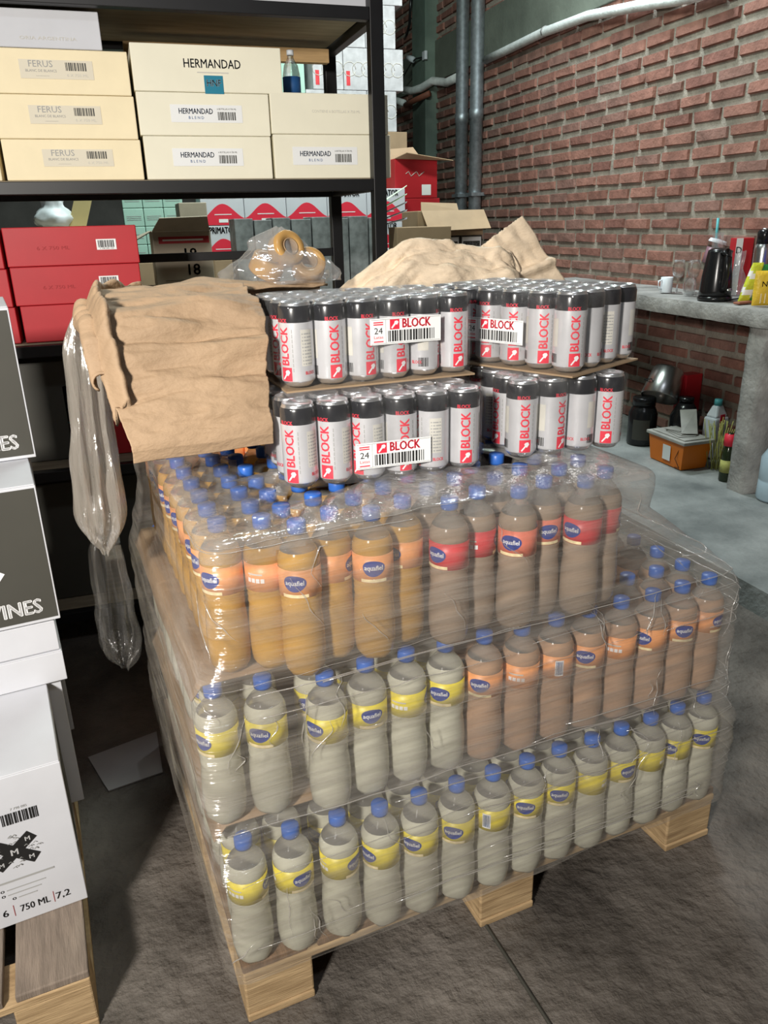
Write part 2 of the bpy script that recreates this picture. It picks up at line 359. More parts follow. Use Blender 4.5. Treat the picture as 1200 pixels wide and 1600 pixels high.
b = MB(); b.box((XW - 0.14, 8.62, 0), (XW + 0.05, 9.02, 4.58), 'column'); struct(b.build('trim_2', bevel=0.008))

# pipes and sleeves on the wall
for i, (y, lab) in enumerate([(7.78, 'grey galvanised steel pipe up the brick wall, farther of the pair'), (7.44, 'grey galvanised steel pipe up the brick wall, nearer of the pair')]):
    o = MB().lathe([(0.0, .062), (2.28, .062), (2.285, .068), (2.36, .068), (2.365, .062), (4.58, .062)], 'galv', 20, c=(3.37, y, 0.095)).build('steel_pipe')
    tag(o, lab, 'pipe', 'steel pipes on the brick wall')
    c = MB().box((3.30, y - .075, 1.7), (3.46, y + .075, 1.73), 'galv').build('clamp', parent=o)
pts = [(4.2, 2.66), (4.6, 2.70), (5.0, 2.745), (5.6, 2.822), (6.25, 2.85), (6.9, 2.845), (7.3, 2.835)]
o = MB().tube([(3.39, y, z + .008 * math.sin(y * 9)) for y, z in pts], 0.034, 'conduit', 12).build('pipe_sleeve')
tag(o, 'white foam-wrapped pipe running along the brick wall below the concrete beam', 'pipe')
MB().tube([(3.39, 6.2, 2.85), (3.39, 6.23, 2.85)], 0.037, 'grey').build('tie', parent=o)
o = MB().tube([(3.39, 7.9, 2.80), (3.38, 8.2, 2.79), (3.35, 8.5, 2.85), (3.27, 8.62, 2.80), (3.25, 8.85, 2.80), (3.25, 9.15, 2.86)], 0.04, 'conduit', 10).build('pipe_sleeve')
tag(o, 'white bent wrapped pipe passing in front of the green column', 'pipe')
o = MB().tube([(3.33, 8.55, 2.74), (3.24, 8.75, 2.70), (3.24, 9.05, 2.69)], 0.03, 'copper', 8).build('brown_pipe')
tag(o, 'short brown pipe under the white wrapped pipe by the green column', 'pipe')
o = MB().tube([(3.24, 9.1, 2.72), (3.28, 9.5, 2.80), (3.36, 9.9, 2.86)], 0.035, 'conduit', 8).build('pipe_sleeve')
tag(o, 'short white wrapped pipe left of the green column', 'pipe')
o = MB().box((3.29, 8.58, 3.06), (3.32, 8.66, 3.14), 'whiteplastic').build('wall_socket', bevel=.004)
tag(o, 'small white wall socket box on the green column', 'socket')
c = MB().tube([(3.30, 8.66, 3.09), (3.27, 8.8, 3.10), (3.27, 8.95, 3.08), (3.30, 9.3, 3.0)], 0.008, 'blackplastic', 6).build('lead', parent=o)
MB().tube([(3.27, 8.86, 3.10), (3.25, 8.98, 3.14)], 0.03, 'whiteplastic', 8).build('plug', parent=o)
o = MB().tube([(3.28, 8.9, 3.85), (3.26, 8.92, 3.6), (3.26, 8.95, 3.45), (3.28, 9.1, 3.38), (3.33, 9.3, 3.38)], 0.015, 'blackplastic', 6).build('hanging_cable')
tag(o, 'black cable hooked down from above on the green column', 'cable')

# ------------------------------------------------------------------ counter
ct = empty('concrete_counter', (2.95, 3.2, 0.095), 0, 'rough grey concrete counter slab on a plastered stub wall under the brick wall', 'counter')
def slab(u, v, top):
    y = -1.2 + 3.6 * v; x = 0.0 + u * 0.472
    return (x + (0.014 * nz(y, top, 0, 7) if u == 0 else 0), y, (0.945 if top else 0.862) + 0.004 * nz(x, y, 0, 6))
b = MB()
b.grid(8, 60, lambda u, v: slab(u, v, 1), 'plaster'); b.grid(8, 60, lambda u, v: slab(1 - u, v, 0), 'plaster')
b.grid(3, 60, lambda u, v: tuple(Vector(slab(0, v, 0)).lerp(Vector(slab(0, v, 1)), u) + Vector((-.012 * math.sin(u * math.pi), 0, 0))), 'plaster')
b.box((0.005, -1.2, 0.866), (0.47, -1.17, 0.94), 'plaster'); b.box((0.005, 2.37, 0.866), (0.47, 2.4, 0.94), 'plaster')
b.build('slab', parent=ct)
def leg(y0, y1, nm):
    b = MB(); n = 26
    def wv(k, z): return 0.022 * nz(k * 3.1, z, y0, 5)
    ring = [(0.02, y0), (0.47, y0), (0.47, y1), (0.02, y1)]
    b.grid(16, n, lambda u, v: ((lambda q: (q[0] + wv(1, v * .86) if q[0] < .03 else q[0], q[1] + wv(int(q[1] > (y0 + y1) / 2), v * .86) + .01 * nz(q[0], v, 2, 9), v * 0.862))(
        tuple(Vector(ring[int(u * 4) % 4]).lerp(Vector(ring[(int(u * 4) + 1) % 4]), (u * 4) % 1)))), 'plaster', wrap=True)
    b.build(nm, parent=ct)
leg(-0.12, 0.0, 'support'); leg(1.75, 1.9, 'support')

# ------------------------------------------------------------------ pallets
def pallet(name, loc, rotz, W_, D_, label, deck, flip=1):
    root = empty(name, loc, rotz, label, 'pallet', 'wooden pallets')
    x0 = 0 if flip > 0 else -W_
    for j in range(3):
        y = [0, (D_ - .1) / 2, D_ - .1][j]
        MB().box((x0, y, 0.112), (x0 + W_, y + .1, 0.130), 'pine').build('stringer_board', parent=root, bevel=.003)
    for i in range(3):
        x = x0 + [0, (W_ - .14) / 2, W_ - .14][i]
        MB().box((x, 0, 0.0), (x + .14, D_, 0.018), 'pine').build('base_board', parent=root, bevel=.003)
        for j in range(3):
            y = [0.003, (D_ - .1) / 2, D_ - .103][j]
            MB().box((x, y, 0.018), (x + .14, y + .1, 0.112), 'pine').build('block', parent=root, bevel=.004)
    nb = 8; g = 0.022; w = (W_ - g * (nb - 1)) / nb
    for i in range(nb):
        x = x0 + i * (w + g); dy = random.uniform(0, .008)
        MB().box((x, dy, 0.130), (x + w, D_ - dy, 0.148), deck).build('deck_board', parent=root, bevel=.003)
    return root
pallet('wooden_pallet', PO, TP, 1.2, 1.0, 'wooden pallet under the film-wrapped soda bottles', 'deckwood_brown')
pallet('wooden_pallet', (-0.236, 1.215, 0), 0.10, 1.2, 1.0, 'weathered wooden pallet under the white wine cartons at left', 'deckwood', -1)

# ------------------------------------------------------------------ soda bottles
HB = 0.288
prof = [(0.004, 0.0), (0.0, 0.022), (0.003, 0.033), (0.014, 0.0385), (0.04, 0.041), (0.075, 0.041), (0.105, 0.039), (0.127, 0.0368), (0.134, 0.0382), (0.138, 0.0368), (0.146, 0.0382), (0.150, 0.037), (0.155, 0.0392), (0.158, 0.0385),
        (0.211, 0.0385), (0.214, 0.0395), (0.226, 0.0385), (0.238, 0.0335), (0.249, 0.0255), (0.257, 0.0175), (0.262, 0.0145), (0.266, 0.0145), (0.267, 0.0165), (0.270, 0.0165), (0.271, 0.0135), (0.284, 0.0135)]
def petal(z, a): return 1 - (0.10 * (0.5 + 0.5 * math.cos(5 * a))) if z < 0.012 else 1 - (0.03 * (0.5 + 0.5 * math.cos(5 * a)) if z < 0.03 else 0)
def cyl(r, a0, z0): return lambda u, v: (r * math.cos(a0 + u / r), r * math.sin(a0 + u / r), z0 + v)
def make_bottle(liq, lab, fill=0.24):
    root = empty('soda_bottle', (0, 0, 0)); root.scale = (0.985, 0.985, 1)
    MB().lathe(prof, liq, 22, mf=lambda z: liq if z < fill else 'neck', rf=petal).build('body', parent=root)
    cp = [(0.2665, 0.0), (0.2665, 0.0172), (0.271, 0.0176), (0.286, 0.0172), (0.288, 0.0155), (0.288, 0.0)]
    MB().lathe(cp, 'capblue', 24, rf=lambda z, a: 1 - 0.02 * (0.5 + 0.5 * math.cos(24 * a)) if z < .286 else 1).build('cap', parent=root)
    lb = MB().lathe([(0.159, 0.0390), (0.159, 0.0394), (0.210, 0.0394), (0.210, 0.0390)], lab, 28).build('label', parent=root)
    p = MB(); f = cyl(0.0397, 0, 0.1865)
    p.grid(28, 6, lambda u, v: f(0.0215 * v * (1 + .04 * math.sin(u * 6.283 * 3 + .6)) * math.cos(u * 6.283), 0.0150 * v * (1 + .04 * math.sin(u * 6.283 * 3 + .6)) * math.sin(u * 6.283)), 'blob', wrap=True)
    f2 = cyl(0.0399, 0, 0.1835); p.text('aquafiel', 0.0125, f2, 'whiteprint', 0.02, width=0.035)
    fr = cyl(0.0397, 0, 0.160)
    p.grid(8, 2, lambda u, v: fr((u - .5) * .05, v * .006), 'fruit')
    g = cyl(0.0397, 2.2, 0.166); p.grid(5, 2, lambda u, v: g((u - .5) * .018, v * .036), 'whiteprint')
    g2 = cyl(0.0399, 2.2, 0.169)
    p.barcode(-.007, .007, 0, .03, 0, 'navy', 12, fn=g2)
    g3 = cyl(0.0397, -2.0, 0.176)
    for k in range(4): p.grid(3, 2, lambda u, v: g3(-.016 + k * .009 + u * .007, v * .008), 'whiteprint')
    g4 = cyl(0.0397, -2.0, 0.19); p.grid(6, 2, lambda u, v: g4((u - .5) * .03, v * .003), 'palegrey')
    p.build('print', parent=lb)
    return root
KINDS = {'y': ('lemon', 'lab_y', 'yellow'), 'o': ('orange', 'lab_o', 'orange'), 'r': ('rose', 'lab_r', 'red'), 's': ('rose', 'lab_s', 'salmon-red'), 'p': ('peach', 'lab_o', 'orange')}
LIQ = {'y': 'cloudy lemon', 'o': 'amber orange', 'r': 'pale brown', 's': 'pale brown', 'p': 'peach'}
protos = {}
rbt = random.Random(11)
def bottle(kind, s, n, z, label, group, ang=None, tilt=0.0):
    if kind not in protos: o = protos[kind] = make_bottle(*KINDS[kind][:2])
    else: o = copy_tree(protos[kind])
    o.location = PF(s, n, z); a = ang if ang is not None else rbt.uniform(-1.3, 1.3) if rbt.random() < .75 else rbt.uniform(0, 6.28)
    o.rotation_euler = (tilt, 0, TP - math.pi / 2 + a)
    if z > .7: o.scale = (0.94, 0.94, 1)
    return tag(o, label, 'bottle', group)
Z1, Z2, Z3 = 0.149, 0.444, 0.739
for ti, (z0, tn) in enumerate([(Z1, 'bottom'), (Z2, 'middle')]):
    for i in range(14):
        s = 0.045 + i * 0.0836 - ([.012, .008][i] if i < 2 and ti == 0 else [.026, .022][i] if i < 2 else 0)
        k = 'y' if ti == 0 or i < 6 else 'p'
        dn = ([.03, .02, .012, 0, -.002, .0, -.004, -.004, -.002, 0, 0, .004, .008, .012] if ti == 0 else [.088, .075, .042, .05, .05, .048, .045, .04, .04, .04, .04, .04, .04, .045])[i]
        bottle(k, s, dn + rbt.uniform(-.003, .003), z0, '%s %s-label soda bottle from the left in the front row of the %s tier' % (ORD[i], KINDS[k][2], tn) if 0 else '%s bottle from the left in the front row of the %s tier, %s label' % (ORD[i], tn, KINDS[k][2]), 'front row of the %s bottle tier' % tn)
        if 0 < i < 13:
            k2 = 'y' if ti == 0 or i < 6 else 'p'
            bottle(k2, s + .004, dn + .0865, z0, '%s-label soda bottle just behind the front row of the %s tier' % (KINDS[k2][2], tn), 'second row of the %s bottle tier, %s labels' % (tn, KINDS[k2][2]))
    for j in range(1, 11):
        n = (.03 if ti == 0 else .088) + j * 0.084
        k = 'y'
        bottle(k, 0.045 + rbt.uniform(-.003, .003), n, z0, '%s bottle back from the front corner on the left side of the %s tier' % (ORD[j - 1], tn), 'left side of the %s bottle tier' % tn, ang=-math.pi / 2 + rbt.uniform(-.8, .8))
        k = 'y' if ti == 0 else 'p'
        bottle(k, 0.045 + 13 * .0836, n - (.018 if ti == 0 else .043), z0, '%s bottle back from the front corner on the right side of the %s tier' % (ORD[j - 1], tn), 'right side of the %s bottle tier' % tn, ang=math.pi / 2)
    for i in range(1, 13):
        bottle('y', 0.045 + i * .0836, (.03 if ti == 0 else .088) + 10 * .084, z0, 'soda bottle in the hidden back row of the %s tier' % tn, 'back row of the %s bottle tier' % tn, ang=math.pi)
topk = ['o'] * 6 + ['r', 'r', 's', 's', 'r', 'r']
for j in range(10):
    for i in range(12):
        if j > 6 and 0 < i < 11 and j != 9: continue
        k = topk[i]; s = [.064, .136, .182, .252, .319, .392, .464, .538, .608, .682, .752, .822][i]; fr = [.125, .105, .055, .087, .055, .085, .040, .068, .035, .062, .026, .056][i]
        n = fr + j * 0.0865 * (1 if i > 1 else .93)
        if j == 0: lab, grp = '%s bottle from the left in the front row of the top tier, %s label' % (ORD[i], KINDS[k][2]), 'front row of the top bottle tier'
        elif i == 0: lab, grp = '%s bottle back from the front corner on the left side of the top tier' % ORD[j - 1], 'left side of the top bottle tier'
        else: lab, grp = 'blue-capped %s-label bottle in the inner rows of the top tier' % KINDS[k][2], 'inner rows of the top bottle tier, %s labels' % KINDS[k][2]
        bottle(k, s + rbt.uniform(-.001, .001), n, Z3, lab, grp, ang=(-math.pi / 2 + rbt.uniform(-.8, .8)) if (i == 0 and j > 0) else [-.9, 1.2, -.55, .9, -.35, -1.1, -1.2, 1.1, -.9, -.2, -1.3, .9][i] if j == 0 else None)
# slip sheets
for z, w0, w1, nm, lb in [(Z2 - .006, -.006, 1.17, 0, 'flat brown cardboard slip sheet between the bottom and middle bottle tiers'), (Z3 - .006, -.012, .86, 0, 'flat brown cardboard slip sheet between the middle and top bottle tiers')]:
    def sh(u, v, z=z, w0=w0, w1=w1):
        s = w0 + u * (w1 - w0); n0 = .065 if z < .6 else .09; n = n0 + v * (.915 - n0); dz = 0
        if u == 0: dz = -0.03 - .02 * nz(v * 5, z, 0); s -= .008
        return PF(s, n, z + dz + .001 * nz(s * 6, n * 6, 0))
    o = MB().grid(72, 30, sh, 'kraft').build('slip_sheet', solid=.003); tag(o, lb, 'cardboard', 'slip sheets in the soda pallet')
# stretch film around the load
def film_pt(u, z, bulge=0.0):
    t = max(0.0, min(1.0, (z - 0.70) / 0.16)); t = t * t * (3 - 2 * t)
    sl = -0.034 + .044 * t; q_ = max(0.0, min(1.0, (z - .735) / .22)); sr = 1.19 * (1 - q_) + 0.885 * q_; nf = -0.050 + 0.040 * max(0, min(1, (z - .40) / .1)) + 0.008 * t; nb = 0.985
    nr = nf - 0.03 * t
    per = [(sl, nb), (sl, nf), (sr, nr), (sr, nb)]
    L = [abs(nb - nf), sr - sl, nb - nf, sr - sl]; T = sum(L); d = u * T; k = 0
    while k < 3 and d > L[k]: d -= L[k]; k += 1
    a, c = per[k], per[(k + 1) % 4]; q = min(1, d / L[k]); s = a[0] + (c[0] - a[0]) * q; n = a[1] + (c[1] - a[1]) * q
    r = 0.035                                                        # round the corners
    for cs, cn in per:
        dx, dy = s - cs, n - cn
        if abs(dx) < r and abs(dy) < r:
            mx = r * (0.29 * (1 - max(abs(dx), abs(dy)) / r)); s += mx * (1 if cs == sl else -1); n += mx * (1 if cn in (nf, nr) else -1)
    w = 0.006 * nz(s * 3, n * 3, z * 26, 1) + 0.005 * nz(s * 9, n * 9, z * 5, 1)
    cx, cy = 0.55, 0.45; vx, vy = s - cx, n - cy; l = math.hypot(vx, vy)
    # sag in between the tiers
    g = -0.010 * math.exp(-((z - Z2) / .02) ** 2) - 0.010 * math.exp(-((z - Z3) / .02) ** 2)
    return s + vx / l * (w + g), n + vy / l * (w + g)
def wrapfn(u, v):
    if v < 0.86:
        z = 0.165 + (1.03 - 0.165) * v / 0.86 + 0.012 * nz(u * 30, 0, 3) * (1 if v < .05 else 0.2)
        s, n = film_pt(u, z); return PF(s, n, z)
    q = (v - 0.86) / 0.14; s, n = film_pt(u, 1.03); cx, cy = 0.5, 0.45
    dx, dy = cx - s, cy - n; l = math.hypot(dx, dy); k = min(l * .7, q * ((0.27 if .2 < u < .55 else .16) + 0.07 * nz(u * 12, 1, 2)))
    return PF(s + dx / l * k, n + dy / l * k, 1.03 + 0.012 * math.sin(q * 3.1) - 0.010 * q + 0.010 * nz(u * 60, q * 3, 0) * q)
o = MB().grid(300, 110, wrapfn, 'wrap', wrap=True, mf=lambda u, v: 'wrap_top' if v > .835 + .02 * math.sin(u * 40) else 'wrap').build('stretch_film'); tag(o, 'clear stretch film wrapped around the stacked soda bottles on the pallet', 'plastic wrap')
rr = random.Random(4)
b = MB()
for k in range(34):                                                  # rope-like rolled edges of the film
    z0 = rr.choice([rr.uniform(.2, .34), rr.uniform(.36, .5), rr.uniform(.6, .78), rr.uniform(.6, .98), rr.uniform(1.0, 1.03)]); u0 = rr.uniform(.22, .5); ln = rr.uniform(.1, .3); sl = rr.uniform(-.12, .2)
    P = []
    for i in range(24):
        t = i / 23; z = z0 + sl * ln * t + .006 * nz(t * 9, k, 0); s, n = film_pt(min(u0 + ln * t, .62), min(z, 1.035)); P.append(PF(s, n - .004, z))
    b.tube(P, [0.0004 + 0.0011 * rr.random() ** 2] * 24, 'filmrope', 5)
for k in range(44):                                                  # upright film creases, pale tubes added to stand in for glints
    z0 = rr.uniform(.18, .95); u0 = rr.uniform(.215, .50); ln = rr.uniform(.03, .13); P = []; lean = rr.uniform(-.012, .012)
    for i in range(14):
        t = i / 13; z = min(z0 + ln * t, 1.0); s_, n_ = film_pt(u0 + lean * t + .004 * nz(t * 2.2, k, 1), z); P.append(PF(s_, n_ - .003, z))
    b.tube(P, [max(.0003, (0.0006 + 0.0014 * rr.random()) * math.sin(3.14 * i / 13)) for i in range(14)], 'filmrope', 5)
b.build('rolled_edges', parent=o)
# loose film hanging at the left side
def hang(s0, n0, z0, z1, w0, w1, nm, m, lab, seed, sw):
    def f(u, v):
        z = z0 + (z1 - z0) * v; w = w0 + (w1 - w0) * v; a = u * 2 * math.pi
        prof = math.sin(min(1, v * 5 + .15) * 1.57) * (1 if v < .8 else max(.12, 1 - ((v - .8) * 5) ** 2))
        r = w * max(.15, prof) * (1 + 0.20 * math.sin(9 * a + seed + v * 3) + .2 * nz(a, v * 4, seed, 1.5))
        return PF(s0 + sw * v + r * math.cos(a), n0 + r * 1.3 * math.sin(a), z + .02 * nz(a, v, seed, 2))
    o = MB().grid(72, 40, f, m, wrap=True).build(nm); return tag(o, lab, 'plastic film', 'loose film at the left of the soda pallet')
hang(-0.088, .55, 1.33, .83, .026, .05, 'hanging_film', 'hangfilm', 'bunched cloudy plastic film hanging at the left side of the soda pallet', 1.0, -.02)
hang(-0.105, .62, .86, .5, .03, .045, 'hanging_film', 'hangfilm2', 'thin dark see-through film trailing below the bunched cloudy film', 4.0, .0)

# ------------------------------------------------------------------ cans in packs
RC = 0.0327
def make_can():
    pf = [(0.004, 0.0), (0.002, 0.020), (0.0, 0.0235), (0.003, 0.026), (0.011, 0.0322), (0.014, RC), (0.121, RC), (0.145, RC), (0.151, 0.0305), (0.154, 0.0285), (0.157, 0.0288), (0.157, 0.0272), (0.153, 0.0262), (0.152, 0.0)]
    c = MB(); c.lathe(pf, 'canwhite', 28, mf=lambda z: 'alu' if z < .012 or z > .1485 else 'canblack' if z > .121 else 'canwhite')
    a = -math.pi / 2                                               # the front of the can faces -Y
    R1, R2 = RC + .0002, RC + .0005
    f = lambda u, v: (R1 * math.cos(a + u / R1), R1 * math.sin(a + u / R1), v)
    f2 = lambda u, v: (R2 * math.cos(a + u / R2), R2 * math.sin(a + u / R2), v)
    vt = lambda u, v: f(-v + .007, .077 + u)                        # text that reads upwards
    c.text('BLOCK', 0.026, vt, 'signred', 0.03, width=.070, cut=7)
    c.grid(5, 2, lambda u, v: f(-.012 + u * .024, .012 + v * .026), 'signred')
    pts = [(-.0085, .016), (-.006, .0145), (.001, .0235), (.004, .0225), (.0085, .029), (.006, .0335), (.001, .033), (-.002, .030), (-.0005, .0265)]
    f3 = lambda u, v: ((RC + .0009) * math.cos(a + u / RC), (RC + .0009) * math.sin(a + u / RC), v)
    c.add([f3(*p) for p in pts], [tuple(range(len(pts)))], 'whiteprint')
    c.text('BLOCK', .010, lambda u, v: f2(u - .006, .1215 + v), 'signred', .03, width=.026)
    for k in range(9): c.grid(3, 2, lambda u, v: f(.015 + u * .0015, .03 + k * .009 + v * .007), 'grey')
    def panel(da, w, z0, z1, m): c.grid(5, 2, lambda u, v: (R1 * math.cos(a + da + (u - .5) * w / R1), R1 * math.sin(a + da + (u - .5) * w / R1), z0 + v * (z1 - z0)), m)
    panel(1.35, .024, .040, .108, 'palegrey'); panel(-1.5, .022, .05, .105, 'palegrey')
    for k in range(10): panel(1.35 if k % 2 else 1.38, .020, .043 + k * .0062, .0455 + k * .0062, 'grey')
    for da in (1.5, 3.3, -1.9):
        c.text('BLOCK', .009, lambda u, v, da=da: (R2 * math.cos(a + da + u / R2), R2 * math.sin(a + da + u / R2), .024 + v), 'signred', .02, width=.022)
    c.barcode(-.010, .010, .018, .036, 0, 'black', 12, fn=lambda u, v: (R2 * math.cos(a - 1.5 + u / R2), R2 * math.sin(a - 1.5 + u / R2), v))
    tab = MB()
    return c.build('drink_can')
can0 = make_can(); can_used = [False]
PIT = 0.0660
def can_pack(loc, rotz, tiltx, tilty, where, angs, sticker=None, tray=True, seed=1, ends=None, sides=('front row', 'left end', 'right end')):
    """loc: front-left-bottom corner of the pack; its long side is local x"""
    R = Matrix.Translation(loc) @ Matrix.Rotation(rotz, 4, 'Z') @ Matrix.Rotation(tiltx, 4, 'X') @ Matrix.Rotation(tilty, 4, 'Y')
    r = random.Random(seed); z0 = 0.004 if tray else 0.0015
    for j in range(4):
        for i in range(6):
            if can_used[0]: o = can0.copy(); COL.objects.link(o)
            else: o = can0; can_used[0] = True
            an = angs[i] if j == 0 else ends[j] + math.pi / 2 if ends and i == 5 else r.uniform(-2, 2)
            o.matrix_world = R @ Matrix.Translation((PIT * (i + .5), PIT * (j + .5), z0)) @ Matrix.Rotation(an, 4, 'Z')
            if j == 0: lab, grp = '%s can from the left in the %s of the %s can pack' % (ORD[i], sides[0], where), '%s of the %s can pack' % (sides[0], where)
            elif i == 0: lab, grp = '%s can back from the corner along the %s of the %s can pack' % (ORD[j - 1], sides[1], where), '%s of the %s can pack' % (sides[1], where)
            elif i == 5: lab, grp = '%s can after the corner one along the %s of the %s can pack' % (ORD[j - 1], sides[2], where), '%s of the %s can pack' % (sides[2], where)
            else: lab, grp = 'silver-topped can in the middle of the %s can pack' % where, 'middle cans of the %s can pack' % where
            tag(o, lab, 'can', grp)
    X, Y, Zt, e = PIT * 6, PIT * 4, z0 + .159, .0012
    def shell(u, v):
        per = [(-e, -e), (X + e, -e), (X + e, Y + e), (-e, Y + e)]; k = int(u * 4) % 4; q = (u * 4) % 1
        a_, c_ = per[k], per[(k + 1) % 4]; x = a_[0] + (c_[0] - a_[0]) * q; y = a_[1] + (c_[1] - a_[1]) * q
        cr = 0.022
        for cx, cy in per:                                       # film turns round the corner cans
            dx, dy = abs(x - cx), abs(y - cy)
            if dx < cr and dy < cr:
                mm = .29 * (cr - max(dx, dy)); x += mm * (1 if cx < X / 2 else -1); y += mm * (1 if cy < Y / 2 else -1)
        w = 1.0
        if v > .8:
            t = (v - .8) / .2; w = 1 - t * 0.985; z = Zt + .0015 * math.sin(t * 3) + .0012 * nz(x * 30, y * 30, t)
        elif v < .08: w = 1 - .04 * (1 - v / .08); z = 0.001
        else: z = .001 + (Zt - .001) * (v - .08) / .72
        x = X / 2 + (x - X / 2) * w; y = Y / 2 + (y - Y / 2) * w
        return (x, y, z)
    fl = MB().grid(96, 24, shell, 'clearwrap', wrap=True, mf=lambda u, v: 'clearwrap_top' if v > .79 else 'clearwrap').build('shrink_film'); fl.matrix_world = R
    tag(fl, 'clear shrink film holding together the %s can pack' % where, 'plastic wrap', 'shrink films around the can packs')
    if sticker:
        sx, sz, m3 = sticker
        st = MB(); y = -.0035; w, h = .150, .050
        st.box((sx - w / 2, y, sz - h / 2), (sx + w / 2, y + .0006, sz + h / 2), 'labelwhite'); y -= .0004
        for a_ in ((sx - w / 2 + .002, sx + w / 2 - .002, sz - h / 2 + .002, sz - h / 2 + .0028), (sx - w / 2 + .002, sx + w / 2 - .002, sz + h / 2 - .0028, sz + h / 2 - .002), (sx - w / 2 + .032, sx - w / 2 + .0326, sz - h / 2 + .002, sz + h / 2 - .002)):
            st.rect(*a_, y, 'grey')
        st.rect(sx - .034, sx - .014, sz + .003, sz + .022, y, 'signred')
        hp = [(-.0075, -.006), (-.005, -.008), (.002, 0), (.005, -.001), (.008, .004), (.005, .007), (0, .006), (-.001, .002)]
        st.add([(sx - .024 + p[0], y - .0003, sz + .0125 + p[1]) for p in hp], [tuple(range(len(hp)))], 'whiteprint')
        st.ftext('BLOCK', .024, sx + .022, sz + .0055, y, 'signred', .03, width=.060)
        st.barcode(sx - .038, sx + .062, sz - .020, sz + .001, y, 'black', 34)
        st.ftext('24', .017, sx - w / 2 + .017, sz - .004, y, 'black', .0, width=.017)
        st.ftext('Latas', .008, sx - w / 2 + .017, sz - .013, y, 'signred', 0, width=.019)
        for q in (-.020, .0125, .0165): st.rect(sx - w / 2 + .007, sx - w / 2 + .027, sz + q, sz + q + .0022, y, 'signred')
        s = st.build('sticker', parent=fl); s['label'] = 'white sticker with red logo and barcode'
    if tray:
        tr = MB().box((-.002, -.004, -.0035), (X + .002, Y + .002, .0), 'kraftbox').build('cardboard_pad'); tr.matrix_world = R
        tag(tr, 'thin brown cardboard pad under the %s can pack' % where, 'cardboard', 'pads under the can packs')
A = TP
can_pack(PF(.212, .193, 1.0285), A - math.radians(5), 0, math.radians(0), 'lower left', [-.75, -.75, -.95, .0, -1.5, -.2], (.205, .052, 0), tray=False, seed=2)
can_pack(PF(.252, .296, 1.1930), A - math.radians(2), 0, 0, 'upper left', [-1.0, .05, .25, .2, 1.1, .0], (.245, .098, 0), seed=3)
def cornered(s_, n_, z_, ang, *a, **k):                              # s_, n_: where the corner nearest the camera stands
    c = PF(s_, n_, z_); d = A + math.radians(ang)
    can_pack(c + Matrix.Rotation(d, 3, 'Z') @ Vector((-6 * PIT, 0, 0)), d, 0, 0, *a, **k)
cornered(.680, .172, 1.0285, -97, 'lower right', [1.9, .4, .8, -.5, .3, 1.4], None, tray=False, seed=5, ends=[0, .35, 1.9, -.5], sides=('left side row', 'back end', 'front row'))
cornered(.800, .150, 1.1930, -68, 'upper right', [2.6, 1.4, .35, .5, .75, .95], (.20, .075, 0), seed=6, ends=[0, 2.0, -2.1, 1.5], sides=('long front row', 'far end', 'right end'))

# ------------------------------------------------------------------ crumpled cardboard, bag of tape rolls
def lerp_path(P, t):
    x = t * (len(P) - 1); k = min(int(x), len(P) - 2); q = x - k
    return tuple(P[k][i] + (P[k + 1][i] - P[k][i]) * q for i in range(len(P[0])))
path1 = [(.262, 1.105), (.258, 1.125), (.275, 1.17), (.305, 1.22), (.335, 1.27), (.365, 1.315), (.41, 1.348), (.48, 1.363), (.56, 1.366), (.63, 1.366), (.69, 1.35), (.715, 1.29), (.72, 1.20), (.72, 1.10), (.72, 1.035)]
def card1(u, v):
    n, z = lerp_path(path1, v)
    sr = .208 + .03 * max(0, min(1, (n - .27) / .1))
    sr += max(0, min(1, (n - .56) / .05)) * .22
    sl = -.045 - .035 * min(1, max(0, (z - 1.12) / .2)) + .10 * max(0, min(1, (n - .5) / .2)) ** 2
    s = sl + (sr - sl) * u
    amp = 0.017 if z > 1.2 else .007
    d = amp * (nz(s * 4, n * 16, z * 16, 1) + .8 * nz(s * 9, n * 30, z * 30, 1, 3)) + .010 * math.sin(u * 3.1) * (z > 1.3)
    if z > 1.13: d += (.012 if z > 1.22 else .006) * (.35 - abs(nz(s * 5 + v, v * 16, 1, 1.6, 2))) + .006 * (.3 - abs(nz(s * 11 - v * 3, v * 34, 2, 1.5)))
    e = max(0, .10 - u) / .10                                   # the folded rim at the left
    d += 0.030 * math.sin(min(1, e * 1.2) * 3.14) * (z > 1.2); 
    if z < 1.05: d *= .2
    return PF(s + .25 * d, n - .5 * d, z + .8 * d - (.03 * e * e if z > 1.2 else 0))
o = MB().grid(120, 240, card1, 'kraft').build('cardboard_sheet', solid=.005)
tag(o, 'big crumpled brown cardboard sheet bent over the left back of the bottles', 'cardboard', 'cardboard sheets on the soda pallet')
def rim(u, v):
    p = Vector(card1(0.0, .28 + .36 * v)); a = u * 4.2
    return p + Vector((-.012 + .018 * math.cos(a) + .012, .004 * nz(v * 6, u, 0), .016 * math.sin(a) + .007 * nz(v * 9, u * 2, 1)))
MB().grid(12, 60, rim, 'kraft').build('folded_rim', parent=o, solid=.004)
top2 = [(.50, 1.325), (.578, 1.372), (.637, 1.411), (.69, 1.440), (.713, 1.446), (.796, 1.441), (.86, 1.430), (.908, 1.420), (.96, 1.425), (1.0, 1.41), (1.03, 1.36)]
def card2(u, v):
    s, zt = lerp_path(top2, u)
    pr = [(.72, 0), (.70, -.035), (.665, -.075), (.66, -.15), (.66, -.24)]
    n, dz = lerp_path(pr, v); z = max(1.04, zt + dz)
    d = .016 * (nz(s * 12, v * 6, 3, 1) + .7 * abs(nz(s * 25 + v * 9, v * 14, 5, 1)))
    if v > .6: d *= .2
    return PF(s, n - d, z + d)
o = MB().grid(70, 40, card2, 'kraft_light').build('cardboard_sheet', solid=.005)
